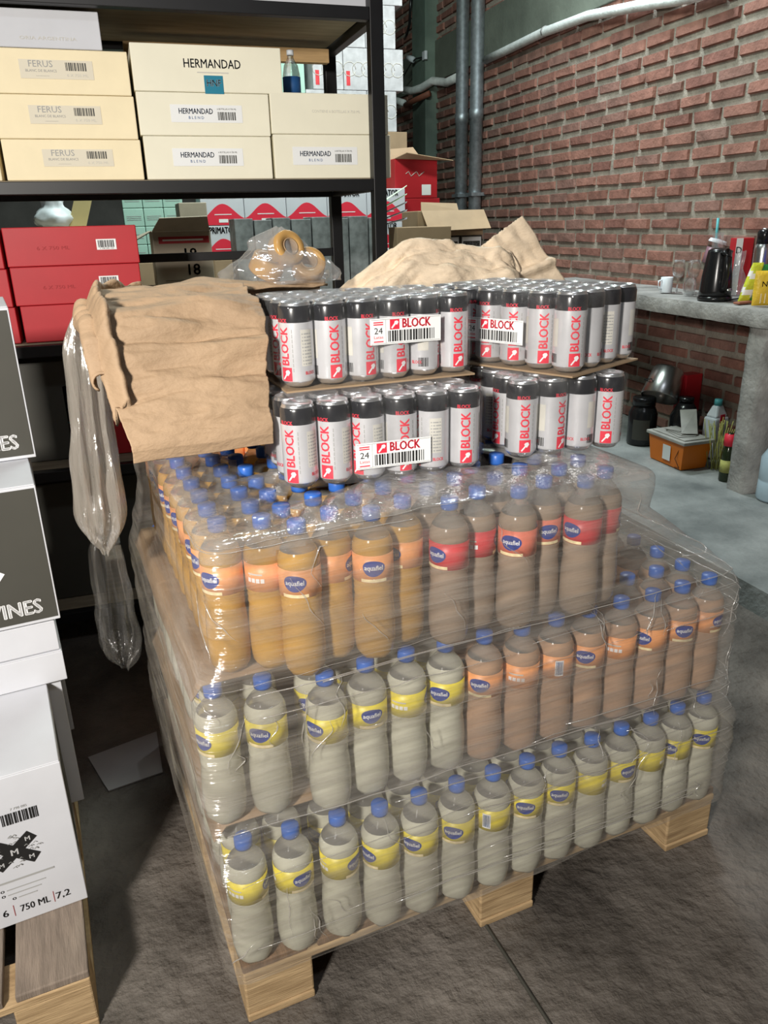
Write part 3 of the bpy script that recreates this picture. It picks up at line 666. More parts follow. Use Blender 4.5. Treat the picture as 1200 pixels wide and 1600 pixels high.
tag(o, 'pale crumpled cardboard sheet with torn burnt-looking edge behind the can packs', 'cardboard', 'cardboard sheets on the soda pallet')
def card3(u, v):
    a, b_, c, d_ = Vector((.925, .735, 1.425)), Vector((1.046, .735, 1.495)), Vector((1.20, .72, 1.305)), Vector((1.02, .72, 1.27))
    p = a.lerp(b_, u).lerp(d_.lerp(c, u), v); k = .006 * (nz(u * 6, v * 6, 9) + math.sin(v * 9) * .5) + (.02 * math.exp(-((v - .62) / .05) ** 2))
    if v == 0: p.z += .006 * nz(u * 40, 1, 1)
    return PF(p.x, p.y - k, p.z + k * .5)
def card3b(u, v):
    if v < .8: return card3(u, v / .8)
    q = (v - .8) / .2; p = Vector(card3(u, 1.0)); return (p.x, p.y, p.z + (1.035 - p.z) * q)
o = MB().grid(40, 46, card3b, 'kraft_light').build('cardboard_flap', solid=.005)
tag(o, 'tilted corrugated cardboard flap rising highest beside the brick wall', 'cardboard', 'cardboard sheets on the soda pallet')

bagc = PF(.365, .665, 1.366)
for i, (s, n, z, rx, ry, lab) in enumerate([(.330, .66, 1.403, .5, .3, 'amber tape roll at the lower left in the plastic bag'), (.375, .655, 1.437, 1.2, .3, 'amber tape roll topmost in the plastic bag'), (.425, .655, 1.400, .9, -.5, 'amber tape roll at the right in the plastic bag')]):
    pf = [(-.020, .019), (-.020, .036), (-.017, .038), (.017, .038), (.020, .036), (.020, .019), (-.020, .019)]
    o = MB().lathe(pf, 'tape', 30).build('tape_roll', loc=PF(s, n, z), rot=(rx, ry, .3)); tag(o, lab, 'tape', 'tape rolls in the plastic bag')
    MB().lathe([(-.021, .0165), (-.021, .019), (.021, .019), (.021, .0165), (-.021, .0165)], 'kraftbox', 24).build('core', parent=o)
outl = [(0, .13), (.10, .135), (.25, .125), (.42, .108), (.58, .088), (.72, .062), (.86, .05), (.95, .030), (1, .004)]
def bag(u, v):
    a = u * 2 * math.pi; _, r = lerp_path(outl, v)[0], lerp_path(outl, v)[1]
    r *= 1 + .16 * nz(math.cos(a) * 2, math.sin(a) * 2, v * 3, 1.3) + .07 * nz(math.cos(a) * 6, math.sin(a) * 6, v * 8, 1.2)
    lobe = .03 * math.exp(-((v - .80) / .15) ** 2) * math.exp(-((a - math.pi) / .9) ** 2)
    return bagc + PU * ((r + lobe) * math.cos(a)) + PN * (r * .55 * math.sin(a)) + Vector((0, 0, v * .118 + (.012 * nz(a, 2, 1) if v > 0.05 else 0)))
o = MB().grid(90, 40, bag, 'bagfilm', wrap=True).build('plastic_bag'); tag(o, 'clear crinkled plastic bag of amber tape rolls lying on the brown cardboard', 'bag')

# ------------------------------------------------------------------ cartons
def carton(name, loc, rotz, w, d, h, m, label, group=None, deco=None, flaps=True, bevel=.0025, cat='box'):
    """loc: middle of the front bottom edge; local x right, y into depth"""
    b = MB(); b.box((-w / 2, 0, 0), (w / 2, d, h - (.003 if flaps else 0)), m)
    if flaps:
        b.box((-w / 2 + .001, .001, h - .003), (-.0015, d - .001, h), m); b.box((.0015, .001, h - .003), (w / 2 - .001, d - .001, h), m)
    o = b.build(name, loc=loc, rotz=rotz, bevel=bevel); tag(o, label, cat, group)
    if deco:
        for pname, fn in deco:
            k = MB(); fn(k, w, d, h); k.build(pname, parent=o)
    return o
Y0 = -.0012
def ferus(cx):
    def f(k, w, d, h):
        k.rect(cx - .105, cx + .105, h * .34, h * .76, Y0, 'labelgrey')
        k.ftext('FERUS', .025, cx - .045, h * .60, Y0 - .0008, 'grey', .0, width=.068)
        k.ftext('BLANC DE BLANCS', .010, cx - .045, h * .49, Y0 - .0008, 'grey', 0, width=.088)
        k.rect(cx - .062, cx - .024, h * .40, h * .405, Y0 - .0008, 'grey')
        k.barcode(cx + .026, cx + .088, h * .53, h * .71, Y0 - .0008, 'charcoal', 20); k.ftext('6 X 750 ML', .011, cx + .058, h * .40, Y0 - .0008, 'palegrey', 0, width=.062)
    return ('sticker', f)
def hermandad(cx):
    def f(k, w, d, h):
        k.rect(cx - .115, cx + .115, h * .31, h * .72, Y0, 'labelwhite')
        k.ftext('HERMANDAD', .023, cx - .035, h * .51, Y0 - .0008, 'navy', .012, width=.108)
        k.ftext('B L E N D', .012, cx - .035, h * .39, Y0 - .0008, 'navy', 0, width=.048)
        k.barcode(cx + .035, cx + .095, h * .37, h * .56, Y0 - .0008, 'charcoal', 20); k.ftext('6 BOTELLAS X 750 ML', .007, cx + .065, h * .61, Y0 - .0008, 'charcoal', 0, width=.062)
    return ('sticker', f)
def bcode(cx, cz, w_=.062):
    def f(k, w, d, h):
        k.rect(cx - w_ / 2, cx + w_ / 2, cz - .0165, cz + .0165, Y0, 'labelwhite'); k.barcode(cx - w_ * .42, cx + w_ * .42, cz - .009, cz + .013, Y0 - .0008, 'black', 20)
        k.ftext('7 798 045 123', .006, cx, cz - .0145, Y0 - .0008, 'black', 0, width=w_ * .7)
    return ('sticker', f)
def faint(t, cx, cz, size, m, width):
    return ('print', lambda k, w, d, h: k.ftext(t, size, cx, cz, Y0, m, 0, width=width))

# shelving
SY = 2.8
sh = empty('steel_shelving', (0.9, SY, 0), 0, 'black steel shelving rack carrying cream and red wine cartons', 'shelf')
def bar(nm, lo, hi, m='black_metal'): return MB().box(Vector(lo) - Vector((.9, SY, 0)), Vector(hi) - Vector((.9, SY, 0)), m).build(nm, parent=sh, bevel=.002)
BX = 3.42
bar('post', (.882, SY, 0), (.928, SY + .045, 3.2)); bar('post', (.885, BX, 0), (.93, BX + .045, 3.2))
bar('post', (-1.5, SY, 0), (-1.455, SY + .045, 3.2)); bar('post', (-1.5, BX, 0), (-1.455, BX + .045, 3.2))
for zt, bd in ((1.631, 1), (2.148, 1), (1.132, 1), (.70, 1), (.15, 1)):
    bar('beam', (-1.455, SY + .003, zt - .038), (.882, SY + .04, zt)); bar('beam', (-1.455, BX + .003, zt - .038), (.885, BX + .04, zt))
    bar('side_rail', (.89, SY + .045, zt - .038), (.922, BX, zt)); bar('side_rail', (-1.495, SY + .045, zt - .038), (-1.463, BX, zt))
    bar('shelf_board', (-1.455, SY + .04, zt - .012), (.885, BX, zt + .004), 'shelfboard')
bar('cross_brace', (-1.455, BX + .012, 1.355), (.885, BX + .03, 1.388))
bar('batten', (.11, 3.26, 2.062), (.86, 3.30, 2.109), 'plank')
g = 'cream wine cartons with beige stickers'
B_ = SY + .05; zs = 1.636
def wc(x0, x1, z0, z1, m, label, group, deco, d=.34, y=B_, fl=False): return carton('wine_carton', ((x0 + x1) / 2, y, z0), 0, x1 - x0, d, z1 - z0, m, label, group, deco, flaps=fl, bevel=.003)
wc(-.300, .112, zs, 1.754, 'yellowcream', 'yellow-cream wine carton on the rack shelf, bottom of its stack', g, [ferus(-.008 + .02)])
wc(-.310, .108, 1.755, 1.878, 'yellowcream', 'yellow-cream wine carton, middle of its stack on the rack', g, [ferus(.0)])
wc(-.322, .104, 1.879, 2.001, 'yellowcream', 'yellow-cream wine carton, top of its stack under the white carton', g, [ferus(.002)])
for k, (za, zb) in enumerate([(zs, 1.752), (1.753, 1.876), (1.877, 1.999)]):
    wc(-.745, -.306 - .012 * k - .008, za, zb, 'yellowcream', 'yellow-cream wine carton cut off at the left edge, %s of its stack' % ['bottom', 'middle', 'top'][k], g, [ferus(0)])
g = 'pale cream wine cartons with navy lettering'
wc(.122, .536, zs, 1.766, 'cream', 'pale cream wine carton with white sticker, lower left of the navy-lettered stack', g, [hermandad(-.005)])
wc(.116, .538, 1.767, 1.893, 'cream', 'pale cream wine carton with white sticker directly under the teal-taped carton', g, [hermandad(.005)])
wc(.545, .962, zs, 1.774, 'cream', 'pale cream wine carton with white sticker behind the rack post', g, [hermandad(-.03)], fl=False)
wc(.542, .955, 1.775, 1.900, 'cream', 'pale cream wine carton without sticker beside the bottle, behind the rack post', g, [faint('CONTIENE 6 BOTELLAS X 750 ML', .02, .066, .012, 'palegrey', .17)])
def hert(k, w, d, h):
    k.ftext('HERMANDAD', .036, .012, h * .52, Y0, 'grey', .012, width=.18); k.rect(-.038, .062, h * .41, h * .435, Y0, 'palegrey')
def tapef(k, w, d, h):
    k.box((-.018, -.0022, -.004), (.042, -.0012, h * .36), 'teal'); k.ftext('HNF', .028, .012, h * .13, -.0028, 'whiteprint', .01, width=.045)
o = wc(.114, .588, 1.894, 2.028, 'cream', 'pale cream wine carton with big grey lettering and teal tape on top', g, [('print', hert), ('tape', tapef)])
wc(-.47, .034, 2.002, 2.112 - .008, 'white', 'white wine carton with embossed pattern on top of the yellow-cream stack', 'white wine cartons on the rack', [faint('ORIA ARGENTINA', .10, .022, .013, 'palegrey', .16)])
wc(.30, .905, 2.153, 2.30, 'white', 'white carton on the top rack shelf, only its bottom edge in view', 'white wine cartons on the rack', None)
for k, (za, zb) in enumerate([(.706, 1.06), (.156, .62)]):  # added filler cartons, their dark colour stands in for the shade here
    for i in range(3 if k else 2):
        wc(-1.40 + i * .62 + (.02 if k else 0), -1.40 + i * .62 + .56, za, zb, 'charcoal', 'added dark filler carton for the shade on the %s rack shelf, %s from the left' % (['low', 'lowest'][k], ORD[i]), 'added dark filler cartons on the low rack shelves', None, y=B_ + .08, d=.24)
# bottle with a dark blue label
o = empty('water_bottle', (.648, 2.98, 1.9005), 0, 'clear plastic bottle with dark blue label standing on the cream cartons', 'bottle')
MB().lathe([(0, 0), (.001, .026), (.008, .030), (.068, .030), (.075, .029), (.10, .024), (.118, .013), (.124, .0105), (.132, .0105)], 'glass', 22).build('body', parent=o)
MB().lathe([(.010, .0302), (.010, .0308), (.064, .0308), (.064, .0302)], 'navy', 24).build('label', parent=o)
MB().lathe([(.131, 0), (.131, .0125), (.146, .012), (.146, 0)], 'whiteplastic', 16).build('cap', parent=o)
g = 'red wine cartons on the rack'
zr = 1.138
wc(-.332, .056, zr, 1.256, 'red', 'red wine carton at the bottom of the stack, half hidden by brown cardboard', g, [bcode(.165, .065)])
wc(-.342, .060, 1.257, 1.378, 'red', 'red wine carton in the middle of the stack with barcode sticker', g, [bcode(.098, .068), faint('6 X 750 ML', -.06, .05, .016, 'darkred', .1)])
wc(-.345, .064, 1.379, 1.499, 'red', 'red wine carton on top of the stack with barcode sticker', g, [bcode(.105, .062), faint('6 X 750 ML', -.06, .05, .016, 'darkred', .1)])
for k, (za, zb) in enumerate([(zr, 1.254), (1.255, 1.374), (1.375, 1.494)]):
    wc(-.79, -.352 + .004 * (2 - k) - .003, za, zb, 'red', 'red wine carton cut off at the left edge, %s of its stack' % ['bottom', 'middle', 'top'][k], g, None)
for k in range(2):
    wc(-.255, .16, .706 + k * .135, .706 + k * .135 + .133, 'red', 'dark-lying red wine carton on the low rack shelf, %s one' % ['lower', 'upper'][k], 'red wine cartons on the low rack shelf', None, y=B_ + .08)

# ------------------------------------------------------------------ left stack of white and black-fronted cartons
LO = Vector((-.2425, 1.400, 0)); LA = math.radians(8.5)
def LP(d, n, z): return LO + Vector((math.cos(LA), math.sin(LA), 0)) * d + Vector((-math.sin(LA), math.cos(LA), 0)) * n + Vector((0, 0, z))
def logo(k, w, d, h):
    cx, cz = .012, h * .50
    for a in (math.radians(40), math.radians(-38)):
        c, s = math.cos(a), math.sin(a); L, t = .048, .0125
        pts = [(-L, -t), (L, -t), (L, t), (-L, t)]
        k.add([(cx + x * c - z * s, Y0 - (.0004 if a < 0 else 0), cz + x * s + z * c) for x, z in pts], [(0, 1, 2, 3)], 'black')
        for sg in (-1, 1): k.ftext('M', .014, cx + sg * .036 * c, cz + sg * .036 * s - .005, Y0 - .001, 'whiteprint', .02)
    k.ftext('M', .020, cx, cz - .007, Y0 - .001, 'whiteprint', .02)
    r = random.Random(3)
    for q in (0, 90, 180, 270):
        for i in range(9):
            x = cx + math.cos(math.radians(q)) * .036 + r.uniform(-.013, .013); z = cz + math.sin(math.radians(q)) * .030 + r.uniform(-.010, .010)
            k.tube([(x - .004, Y0, z), (x, Y0 - .0003, z + .003), (x + .004, Y0, z - .001)], .0006, 'grey', 4)
    k.barcode(.002, .070, h * .685, h * .76, Y0, 'black', 24); k.ftext('7 798 085', .008, .036, h * .775, Y0, 'grey', 0, width=.03)
    for i, t in enumerate(('O CON', 'LORO', '2021')): k.ftext(t, .011, -.085, h * (.74 - .045 * i), Y0, 'grey', 0, width=.045)
    k.ftext('www.', .0085, -.040, h * .30, Y0, 'grey', .01); k.rect(-.028, .075, h * .302, h * .315, Y0, 'grey')
    for i in range(3):
        k.ftext('O', .009, -.026 + .018 * (i == 2), h * (.245 - .035 * i), Y0, 'black', .03)
        k.rect(-.018 + .018 * (i == 2), .055 - .01 * i, h * (.25 - .035 * i), h * (.257 - .035 * i), Y0, 'grey')
    k.ftext('6', .024, -.030, h * .075, Y0, 'black', .008); k.ftext('750 ML', .024, .026, h * .075, Y0, 'black', .008, width=.056); k.ftext('7,2', .024, .080, h * .075, Y0, 'black', .008)
    for x in (-.014, .062): k.rect(x, x + .001, h * .06, h * .14, Y0, 'darkred')
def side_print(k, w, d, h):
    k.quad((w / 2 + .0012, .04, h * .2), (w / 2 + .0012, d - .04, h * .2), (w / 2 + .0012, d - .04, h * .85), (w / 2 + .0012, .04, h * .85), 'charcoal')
gl = 'white wine cartons on the left pallet'
W2 = .25
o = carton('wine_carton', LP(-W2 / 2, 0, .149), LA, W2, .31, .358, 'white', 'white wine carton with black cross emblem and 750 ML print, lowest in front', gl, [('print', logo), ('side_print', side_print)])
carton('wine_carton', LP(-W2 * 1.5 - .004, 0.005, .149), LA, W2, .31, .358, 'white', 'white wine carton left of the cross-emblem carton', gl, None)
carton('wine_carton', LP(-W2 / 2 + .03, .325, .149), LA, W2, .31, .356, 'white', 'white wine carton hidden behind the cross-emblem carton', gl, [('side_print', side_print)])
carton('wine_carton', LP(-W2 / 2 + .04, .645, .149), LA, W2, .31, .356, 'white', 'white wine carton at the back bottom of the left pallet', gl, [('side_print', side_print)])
for i in range(2):
    carton('flat_carton', LP(-.20 + .045 - .004 * i, .305 + .004 * i, .5085 + .079 * i), LA, .40, .33, .077, 'white', 'flat white carton under the black-fronted cartons, %s of two' % ['lower', 'upper'][i], gl, None)
carton('flat_carton', LP(-.20 + .05, .645, .507), LA, .40, .33, .157, 'white', 'white carton at the back under the tall black-fronted stack', gl, None)
def vines(small):
    def f(k, w, d, h):
        k.rect(-w / 2 + .002, w / 2 - .004, .008, h - .008, Y0, 'charcoal')
        k.ftext('VINES', .048, w / 2 - .085, .026, Y0 - .001, 'whiteprint', .03, width=.105)
        k.ftext('VINES', .017, w / 2 - .105, h * .80, Y0 - .001, 'whiteprint', 0, width=.05)
        k.add([(w / 2 - .15, Y0 - .001, h * .38), (w / 2 - .105, Y0 - .001, h * .36), (w / 2 - .092, Y0 - .001, h * .41), (w / 2 - .11, Y0 - .001, h * .45), (w / 2 - .15, Y0 - .001, h * .46)], [(0, 1, 2, 3, 4)], 'whiteprint')
    return ('front_print', f)
gb = 'black-fronted wine cartons at left'
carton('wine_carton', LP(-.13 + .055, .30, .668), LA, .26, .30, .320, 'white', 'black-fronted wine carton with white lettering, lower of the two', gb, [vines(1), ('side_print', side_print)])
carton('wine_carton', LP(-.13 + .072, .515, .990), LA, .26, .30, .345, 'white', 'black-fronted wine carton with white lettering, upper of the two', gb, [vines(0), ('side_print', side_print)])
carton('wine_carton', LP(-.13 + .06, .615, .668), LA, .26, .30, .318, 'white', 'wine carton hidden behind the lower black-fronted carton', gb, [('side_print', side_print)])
o = MB().add([(-.285, 2.10, .004), (-.083, 2.16, .004), (-.075, 1.955, .004), (-.225, 1.925, .003), (-.24, 1.965, .004)], [(4, 3, 2, 1, 0)], 'paper').build('cardboard_scrap', solid=.004)
tag(o, 'grey cardboard scrap lying on the floor between the two pallets', 'cardboard')

# ------------------------------------------------------------------ things in the back of the hall
gB = 'cartons stacked at the back of the hall'
def fc(x0, x1, z0, z1, y, d, m, label, deco=None, group=gB, name='carton', flaps=False): return carton(name, ((x0 + x1) / 2, y, z0), 0, x1 - x0, d, z1 - z0, m, label, group, deco, flaps=flaps, bevel=.004)
def prim(k, w, d, h):
    n = 16
    for i in range(n):
        xa, xb = -w / 2 + w * i / n, -w / 2 + w * (i + 1) / n; f = lambda x: h * (.40 + .22 * math.cos(x / w * 5.6))
        k.quad((xa, Y0, .002), (xb, Y0, .002), (xb, Y0, f(xb)), (xa, Y0, f(xa)), 'signred')
    k.ftext('PRIMATOR', .055, 0, h * .78, Y0 - .001, 'black', .03, width=w * .62)
    k.rect(-w * .2, w * .2, h * .30, h * .325, Y0 - .001, 'whiteprint'); k.rect(-.03, .03, h * .08, h * .18, Y0 - .001, 'labelwhite')
gp = 'white and red cartons with black lettering'
for r_ in range(2):
    z1 = 1.703 - r_ * .215
    for i in range(5):
        x0 = .545 + i * .283 - (.012 if r_ else 0)
        fc(x0, x0 + .280, z1 - .213, z1, 5.5, .3, 'white', 'white and red lettered carton in the back, %s row, %s from the left' % (['upper', 'lower'][r_], ORD[i]), [('print', prim)], gp, 'printed_carton')
fc(.50, 1.89, .0, 1.272, 5.5, .32, 'kraftbox', 'large plain carton base under the white and red cartons', None)
for i, (x0, x1) in enumerate([(.685, .80), (.805, .915), (.92, 1.03), (1.035, 1.16), (1.165, 1.29), (1.30, 1.40), (1.405, 1.53), (1.535, 1.66)]):
    fc(x0, x1 - .003, .90, 1.525 - (.01 if i % 2 else 0), 5.0, .25, 'marble', 'grey marbled tall carton before the white and red cartons, %s from the left' % ORD[i], None, 'grey marbled tall cartons')
fc(.66, 1.68, 0, .898, 4.98, .28, 'kraftbox', 'plain carton base under the grey marbled cartons', None)
def b18(k, w, d, h):
    k.rect(-w / 2 + .03, w / 2 - .01, h * .78, h * .90, Y0, 'darkred'); k.rect(-w * .33, w * .36, h * .825, h * .855, Y0 - .001, 'palegrey')
    k.ftext('18', .075, .03, h * .50, Y0, 'black', .02); k.ftext('18', .075, .04, h * .22, Y0, 'charcoal', .02); k.rect(-.10, .11, h * .12, h * .13, Y0, 'charcoal')
o = fc(.165, .452, 1.20, 1.470, 4.2, .3, 'greybox', 'grey-brown open carton with red band and hand-drawn 18', [('print', b18)])
MB().add([(-.14, 0, .27), (.14, 0, .27), (.13, -.05, .335), (-.10, -.06, .33)], [(0, 1, 2, 3)], 'greybox').build('flap', parent=o, solid=.004)
MB().add([(-.143, 0, .27), (-.143, .3, .27), (-.22, .28, .24), (-.22, .03, .23)], [(0, 1, 2, 3)], 'greybox').build('flap', parent=o, solid=.004)
fc(.00, .48, 0, 1.198, 4.18, .34, 'kraftbox', 'plain tall carton under the carton marked 18', None)
gm = 'mint green cartons in the back'
for r_ in range(4):
    for i in range(3):
        fc(.06 + i * .125, .06 + i * .125 + .122, 1.715 - .11 * (r_ + 1), 1.713 - .11 * r_, 5.5, .3, 'mint', 'mint green carton in the back, %s column, %s from the top' % (['left', 'middle', 'right'][i], ORD[r_]), [('print', lambda k, w, d, h: [k.rect(-.045, .045, h * (.35 + .1 * q), h * (.38 + .1 * q), Y0, 'grey') for q in range(3)])], gm)
fc(.04, .46, 0, 1.272, 5.5, .32, 'kraftbox', 'plain carton base under the mint green cartons', None)
fc(.37, .53, 1.30, 1.62, 5.0, .3, 'greybox', 'dark brown carton right of the mint green cartons', None); fc(.35, .55, 0, 1.298, 5.0, .3, 'kraftbox', 'plain carton column under the dark brown carton', None)
o = MB().grid(30, 16, lambda u, v: (lambda a, r: (-.285 + r * math.cos(a), 4.5 + r * .8 * math.sin(a), 1.50 + v * .16))(u * 6.283, (.085 * math.sin(min(1, v * 1.1 + .35) * 2.6) + .01) * (1 + .2 * nz(math.cos(u * 6.283) * 3, math.sin(u * 6.283) * 3, v * 5))), 'whiteplastic', wrap=True).build('white_bag')
tag(o, 'crumpled white plastic bag behind the red cartons', 'bag')
o = MB().box((-.02, 0, 0), (.06, .03, .19), 'woodyellow').build('yellow_board', loc=(-.205, 4.46, 1.50), rot=(0, .35, 0)); tag(o, 'pale yellow leaning board beside the white plastic bag', 'board')
fc(-.45, .0, 0, 1.498, 4.35, .4, 'greybox', 'tall dark carton pile under the white plastic bag', None)
# patterned cartons seen over the cream boxes
gg = 'patterned grey cartons in the back'
def pat(k, w, d, h):
    for q in range(3): k.tube([(-w * .3 + w * .3 * q + .05 * math.cos(t * .6), Y0, h * .5 + .05 * math.sin(t * .6)) for t in range(11)], .003, 'palegrey', 4)
    k.rect(-w / 2 + .02, -w / 2 + .05, .03, .13, Y0, 'lab_y' if w > .3 else 'lab_r')
for r_ in range(4):
    for i in range(3):
        x0 = 1.52 + i * .245 + (.06 if r_ % 2 else 0); z0 = 2.16 + r_ * .29
        fc(x0, x0 + .24, z0, z0 + .287, 6.5, .3, 'greycard', 'patterned grey carton in the back, %s row from below, %s from the left' % (ORD[r_], ORD[i]), [('print', pat)], gg)
fc(1.32, 1.515, 2.16, 2.72, 6.5, .3, 'mint', 'mint carton with yellow marks beside the patterned grey cartons', None)
fc(1.30, 2.33, 0, 2.158, 6.48, .34, 'kraftbox', 'tall plain pile under the patterned grey cartons', None)
# red open box, brown boxes by the pipes
o = fc(1.92, 2.24, 1.64, 1.90, 5.6, .28, 'red', 'open red carton with raised brown flaps near the pipes', [('sticker', lambda k, w, d, h: k.rect(.04, .11, .02, .09, Y0, 'labelwhite')), ('print', lambda k, w, d, h: k.tube([(-.08 + .02 * q, Y0, .16 + .018 * math.sin(q * 2.1)) for q in range(8)], .003, 'palegrey', 4))])
MB().add([(-.16, 0, .26), (.16, 0, .26), (.24, -.10, .24), (-.10, -.09, .29)], [(0, 1, 2, 3)], 'kraftbox').build('flap', parent=o, solid=.004)
MB().add([(-.16, .28, .26), (.16, .28, .26), (.10, .34, .36), (-.16, .34, .34)], [(0, 1, 2, 3)], 'kraftbox').build('flap', parent=o, solid=.004)
fc(1.90, 2.26, 0, 1.638, 5.6, .3, 'red', 'tall red carton pile under the open red carton', None)
o = fc(1.79, 2.235, 1.395, 1.545, 4.8, .3, 'kraftbox', 'brown open carton with drooping front flap near the pipes', None)
MB().add([(-.20, -.004, .15), (.222, -.004, .15), (.23, -.10, .04), (-.19, -.11, .03)], [(3, 2, 1, 0)], 'kraftbox').build('flap', parent=o, solid=.004)
MB().add([(-.20, .0, .15), (.05, .0, .15), (.05, .03, .19), (-.19, .03, .20)], [(3, 2, 1, 0)], 'kraftbox').build('flap', parent=o, solid=.004)
for i in range(2):
    fc(1.925 + i * .155, 2.076 + i * .155, 1.28, 1.393, 4.8, .28, 'charcoal', 'black and white printed carton under the brown open carton, %s one' % ['left', 'right'][i], [('print', lambda k, w, d, h: (k.rect(-.066, .066, .03, .105, Y0, 'labelwhite'), k.rect(-.058, .058, .04, .08, Y0 - .0006, 'charcoal'), k.ftext('LARIOS', .03, 0, .050, Y0 - .0012, 'whiteprint', .02, width=.10)))], 'black and white printed cartons')
fc(1.77, 2.25, 0, 1.278, 4.8, .3, 'kraftbox', 'plain pile under the black and white printed cartons', None)
fc(1.59, 1.94, 1.25, 1.455, 4.62, .16, 'kraftbox', 'brown carton with torn top beside the rack post', None)
fc(1.57, 1.95, 0, 1.248, 4.60, .19, 'kraftbox', 'plain carton column under the torn brown carton', None)
b = MB()
for i in range(5):
    b.add([(1.50, 4.66, 1.462 + i * .03), (1.66, 4.64, 1.50 + i * .045), (1.70, 4.74, 1.51 + i * .045), (1.52, 4.78, 1.465 + i * .03)], [(0, 1, 2, 3)], 'greenpaper' if i > 2 else 'paper')
o = b.build('paper_sheaf', solid=.002); tag(o, 'sheaf of pale green and grey papers fanned beside the rack post', 'paper')

# ------------------------------------------------------------------ things on the counter
ZC = 1.046
k = empty('electric_kettle', (3.075, 3.60, ZC), 0, 'black electric kettle standing on the concrete counter', 'kettle')
def kx(p): return p
MB().lathe([(0, 0), (0, .088), (.012, .09), (.02, .084)], 'blackplastic', 30).build('base', parent=k)
MB().lathe([(.021, 0), (.021, .083), (.05, .084), (.12, .078), (.19, .069), (.235, .063), (.25, .060)], 'blackplastic', 30).build('body', parent=k)
MB().lathe([(.248, .061), (.258, .058), (.268, .04), (.272, .0)], 'blackplastic', 26).build('lid', parent=k)
MB().tube([(-.03, -.062, .245), (-.035, -.095, .255), (-.035, -.112, .225), (-.034, -.112, .15), (-.03, -.10, .08), (-.025, -.082, .05)], [.016, .017, .017, .016, .015, .013], 'blackplastic', 12).build('handle', parent=k)
MB().add([(.04, .03, .20), (.04, -.03, .20), (.095, 0, .255), (.05, .03, .252), (.05, -.03, .252)], [(0, 1, 2), (0, 2, 3), (1, 4, 2), (3, 2, 4), (0, 3, 4, 1)], 'blackplastic').build('spout', parent=k, bevel=.006)
o = MB().lathe([(-.004, 0), (-.004, .016), (.004, .014), (.006, 0)], 'steel', 18, tf=lambda p: (p[0] * 1.1 + .022, -.083 - p[2], .055 + p[1] * .7)).build('switch', parent=k); o['label'] = 'chrome oval switch'
o = MB().tube([(3.09, 3.50, ZC + .006), (3.12, 3.44, ZC + .02), (3.15, 3.40, ZC + .08), (3.17, 3.37, ZC + .14)], .004, 'blackplastic', 6).build('kettle_cord'); tag(o, 'black power cord curving from the kettle', 'cord')
o = MB().lathe([(0, 0), (0, .032), (.004, .034), (.088, .036), (.09, .034), (.006, .031), (.004, 0)], 'whiteplastic', 22).build('white_mug', loc=(3.13, 4.09, ZC)); tag(o, 'white mug on the counter left of the wine glasses', 'mug')
MB().tube([(-.034, 0, .075), (-.058, 0, .07), (-.06, 0, .03), (-.034, 0, .022)], .005, 'whiteplastic', 8).build('handle', parent=o)
def wineglass(loc, lab, up):
    pf = [(0, 0), (.001, .034), (.004, .033), (.008, .006), (.07, .004), (.085, .012), (.10, .028), (.13, .037), (.165, .034), (.19, .029), (.19, .0275), (.165, .0325), (.13, .0355), (.10, .026), (.09, .0)]
    o = MB().lathe(pf if up else [(.19 - z, r) for z, r in pf], 'glass', 24).build('wine_glass', loc=loc); return tag(o, lab, 'glass', 'wine glasses on the counter')
wineglass((3.16, 4.03, ZC), 'clear wine glass nearest the white mug', True); wineglass((3.22, 3.97, ZC), 'clear wine glass between the mug and the kettle, middle one', True); wineglass((3.13, 3.88, ZC), 'clear wine glass just left of the kettle', False)
o = empty('drink_cup', (3.30, 4.02, ZC), 0, 'clear plastic cup with pink drink and dome lid behind the wine glasses', 'cup')
o.rotation_euler = (0.15, 0.25, 0)
MB().lathe([(0.012, 0), (.012, .034), (.10, .040), (.28, .050), (.29, .05)], 'glass', 20).build('body', parent=o)
MB().lathe([(.17, 0), (.17, .041), (.26, .047), (.26, 0)], 'pink', 20).build('drink', parent=o)
MB().lathe([(.29, .054), (.296, .054), (.31, .048), (.315, .0)], 'whiteplastic', 20).build('lid', parent=o)
MB().tube([(0, 0, .26), (-.05, .02, .42)], .008, 'tealplastic', 8).build('straw', parent=o)
def pbag(loc, w, h, m, nm, lab, cat, seed, lean=0.0):
    def f(u, v):
        a = u * 6.283; r = w * (math.sin(min(1., v * 1.15 + .25) * 2.75) + .15) * (1 + .25 * nz(math.cos(a) * 3, math.sin(a) * 3, v * 4, 1, seed))
        return (r * math.cos(a) + lean * v, r * .6 * math.sin(a), v * h + .01 * nz(a, v, seed, 2) * (v > .1))
    o = MB().grid(40, 20, f, m, wrap=True).build(nm, loc=loc); return tag(o, lab, cat)
pbag((3.29, 3.86, ZC), .065, .34, 'bagfilm', 'plastic_bag', 'crumpled clear plastic bag standing behind the kettle', 'bag', 2., -.02)
pbag((3.20, 3.60, ZC), .05, .25, 'bagfilm', 'plastic_bag', 'clear plastic bag between the kettle and the green packet', 'bag', 5., .02)
o = carton('milk_carton', (3.36, 3.74, ZC), -.3, .10, .08, .31, 'red', 'red and white drink carton behind the clear bag on the counter', None, [('print', lambda k, w, d, h: (k.rect(-w / 2, -.012, 0, h, Y0, 'whiteprint'), k.ftext('D', .05, -.032, h * .74, Y0 - .001, 'black', .01)))], False, cat='carton')
t = empty('thermos_flask', (3.36, 3.60, ZC), 0, 'steel thermos flask with black cap on the counter', 'flask')
MB().lathe([(0, 0), (0, .044), (.01, .046), (.25, .046), (.275, .043), (.285, .036), (.29, .036)], 'steel', 26).build('body', parent=t)
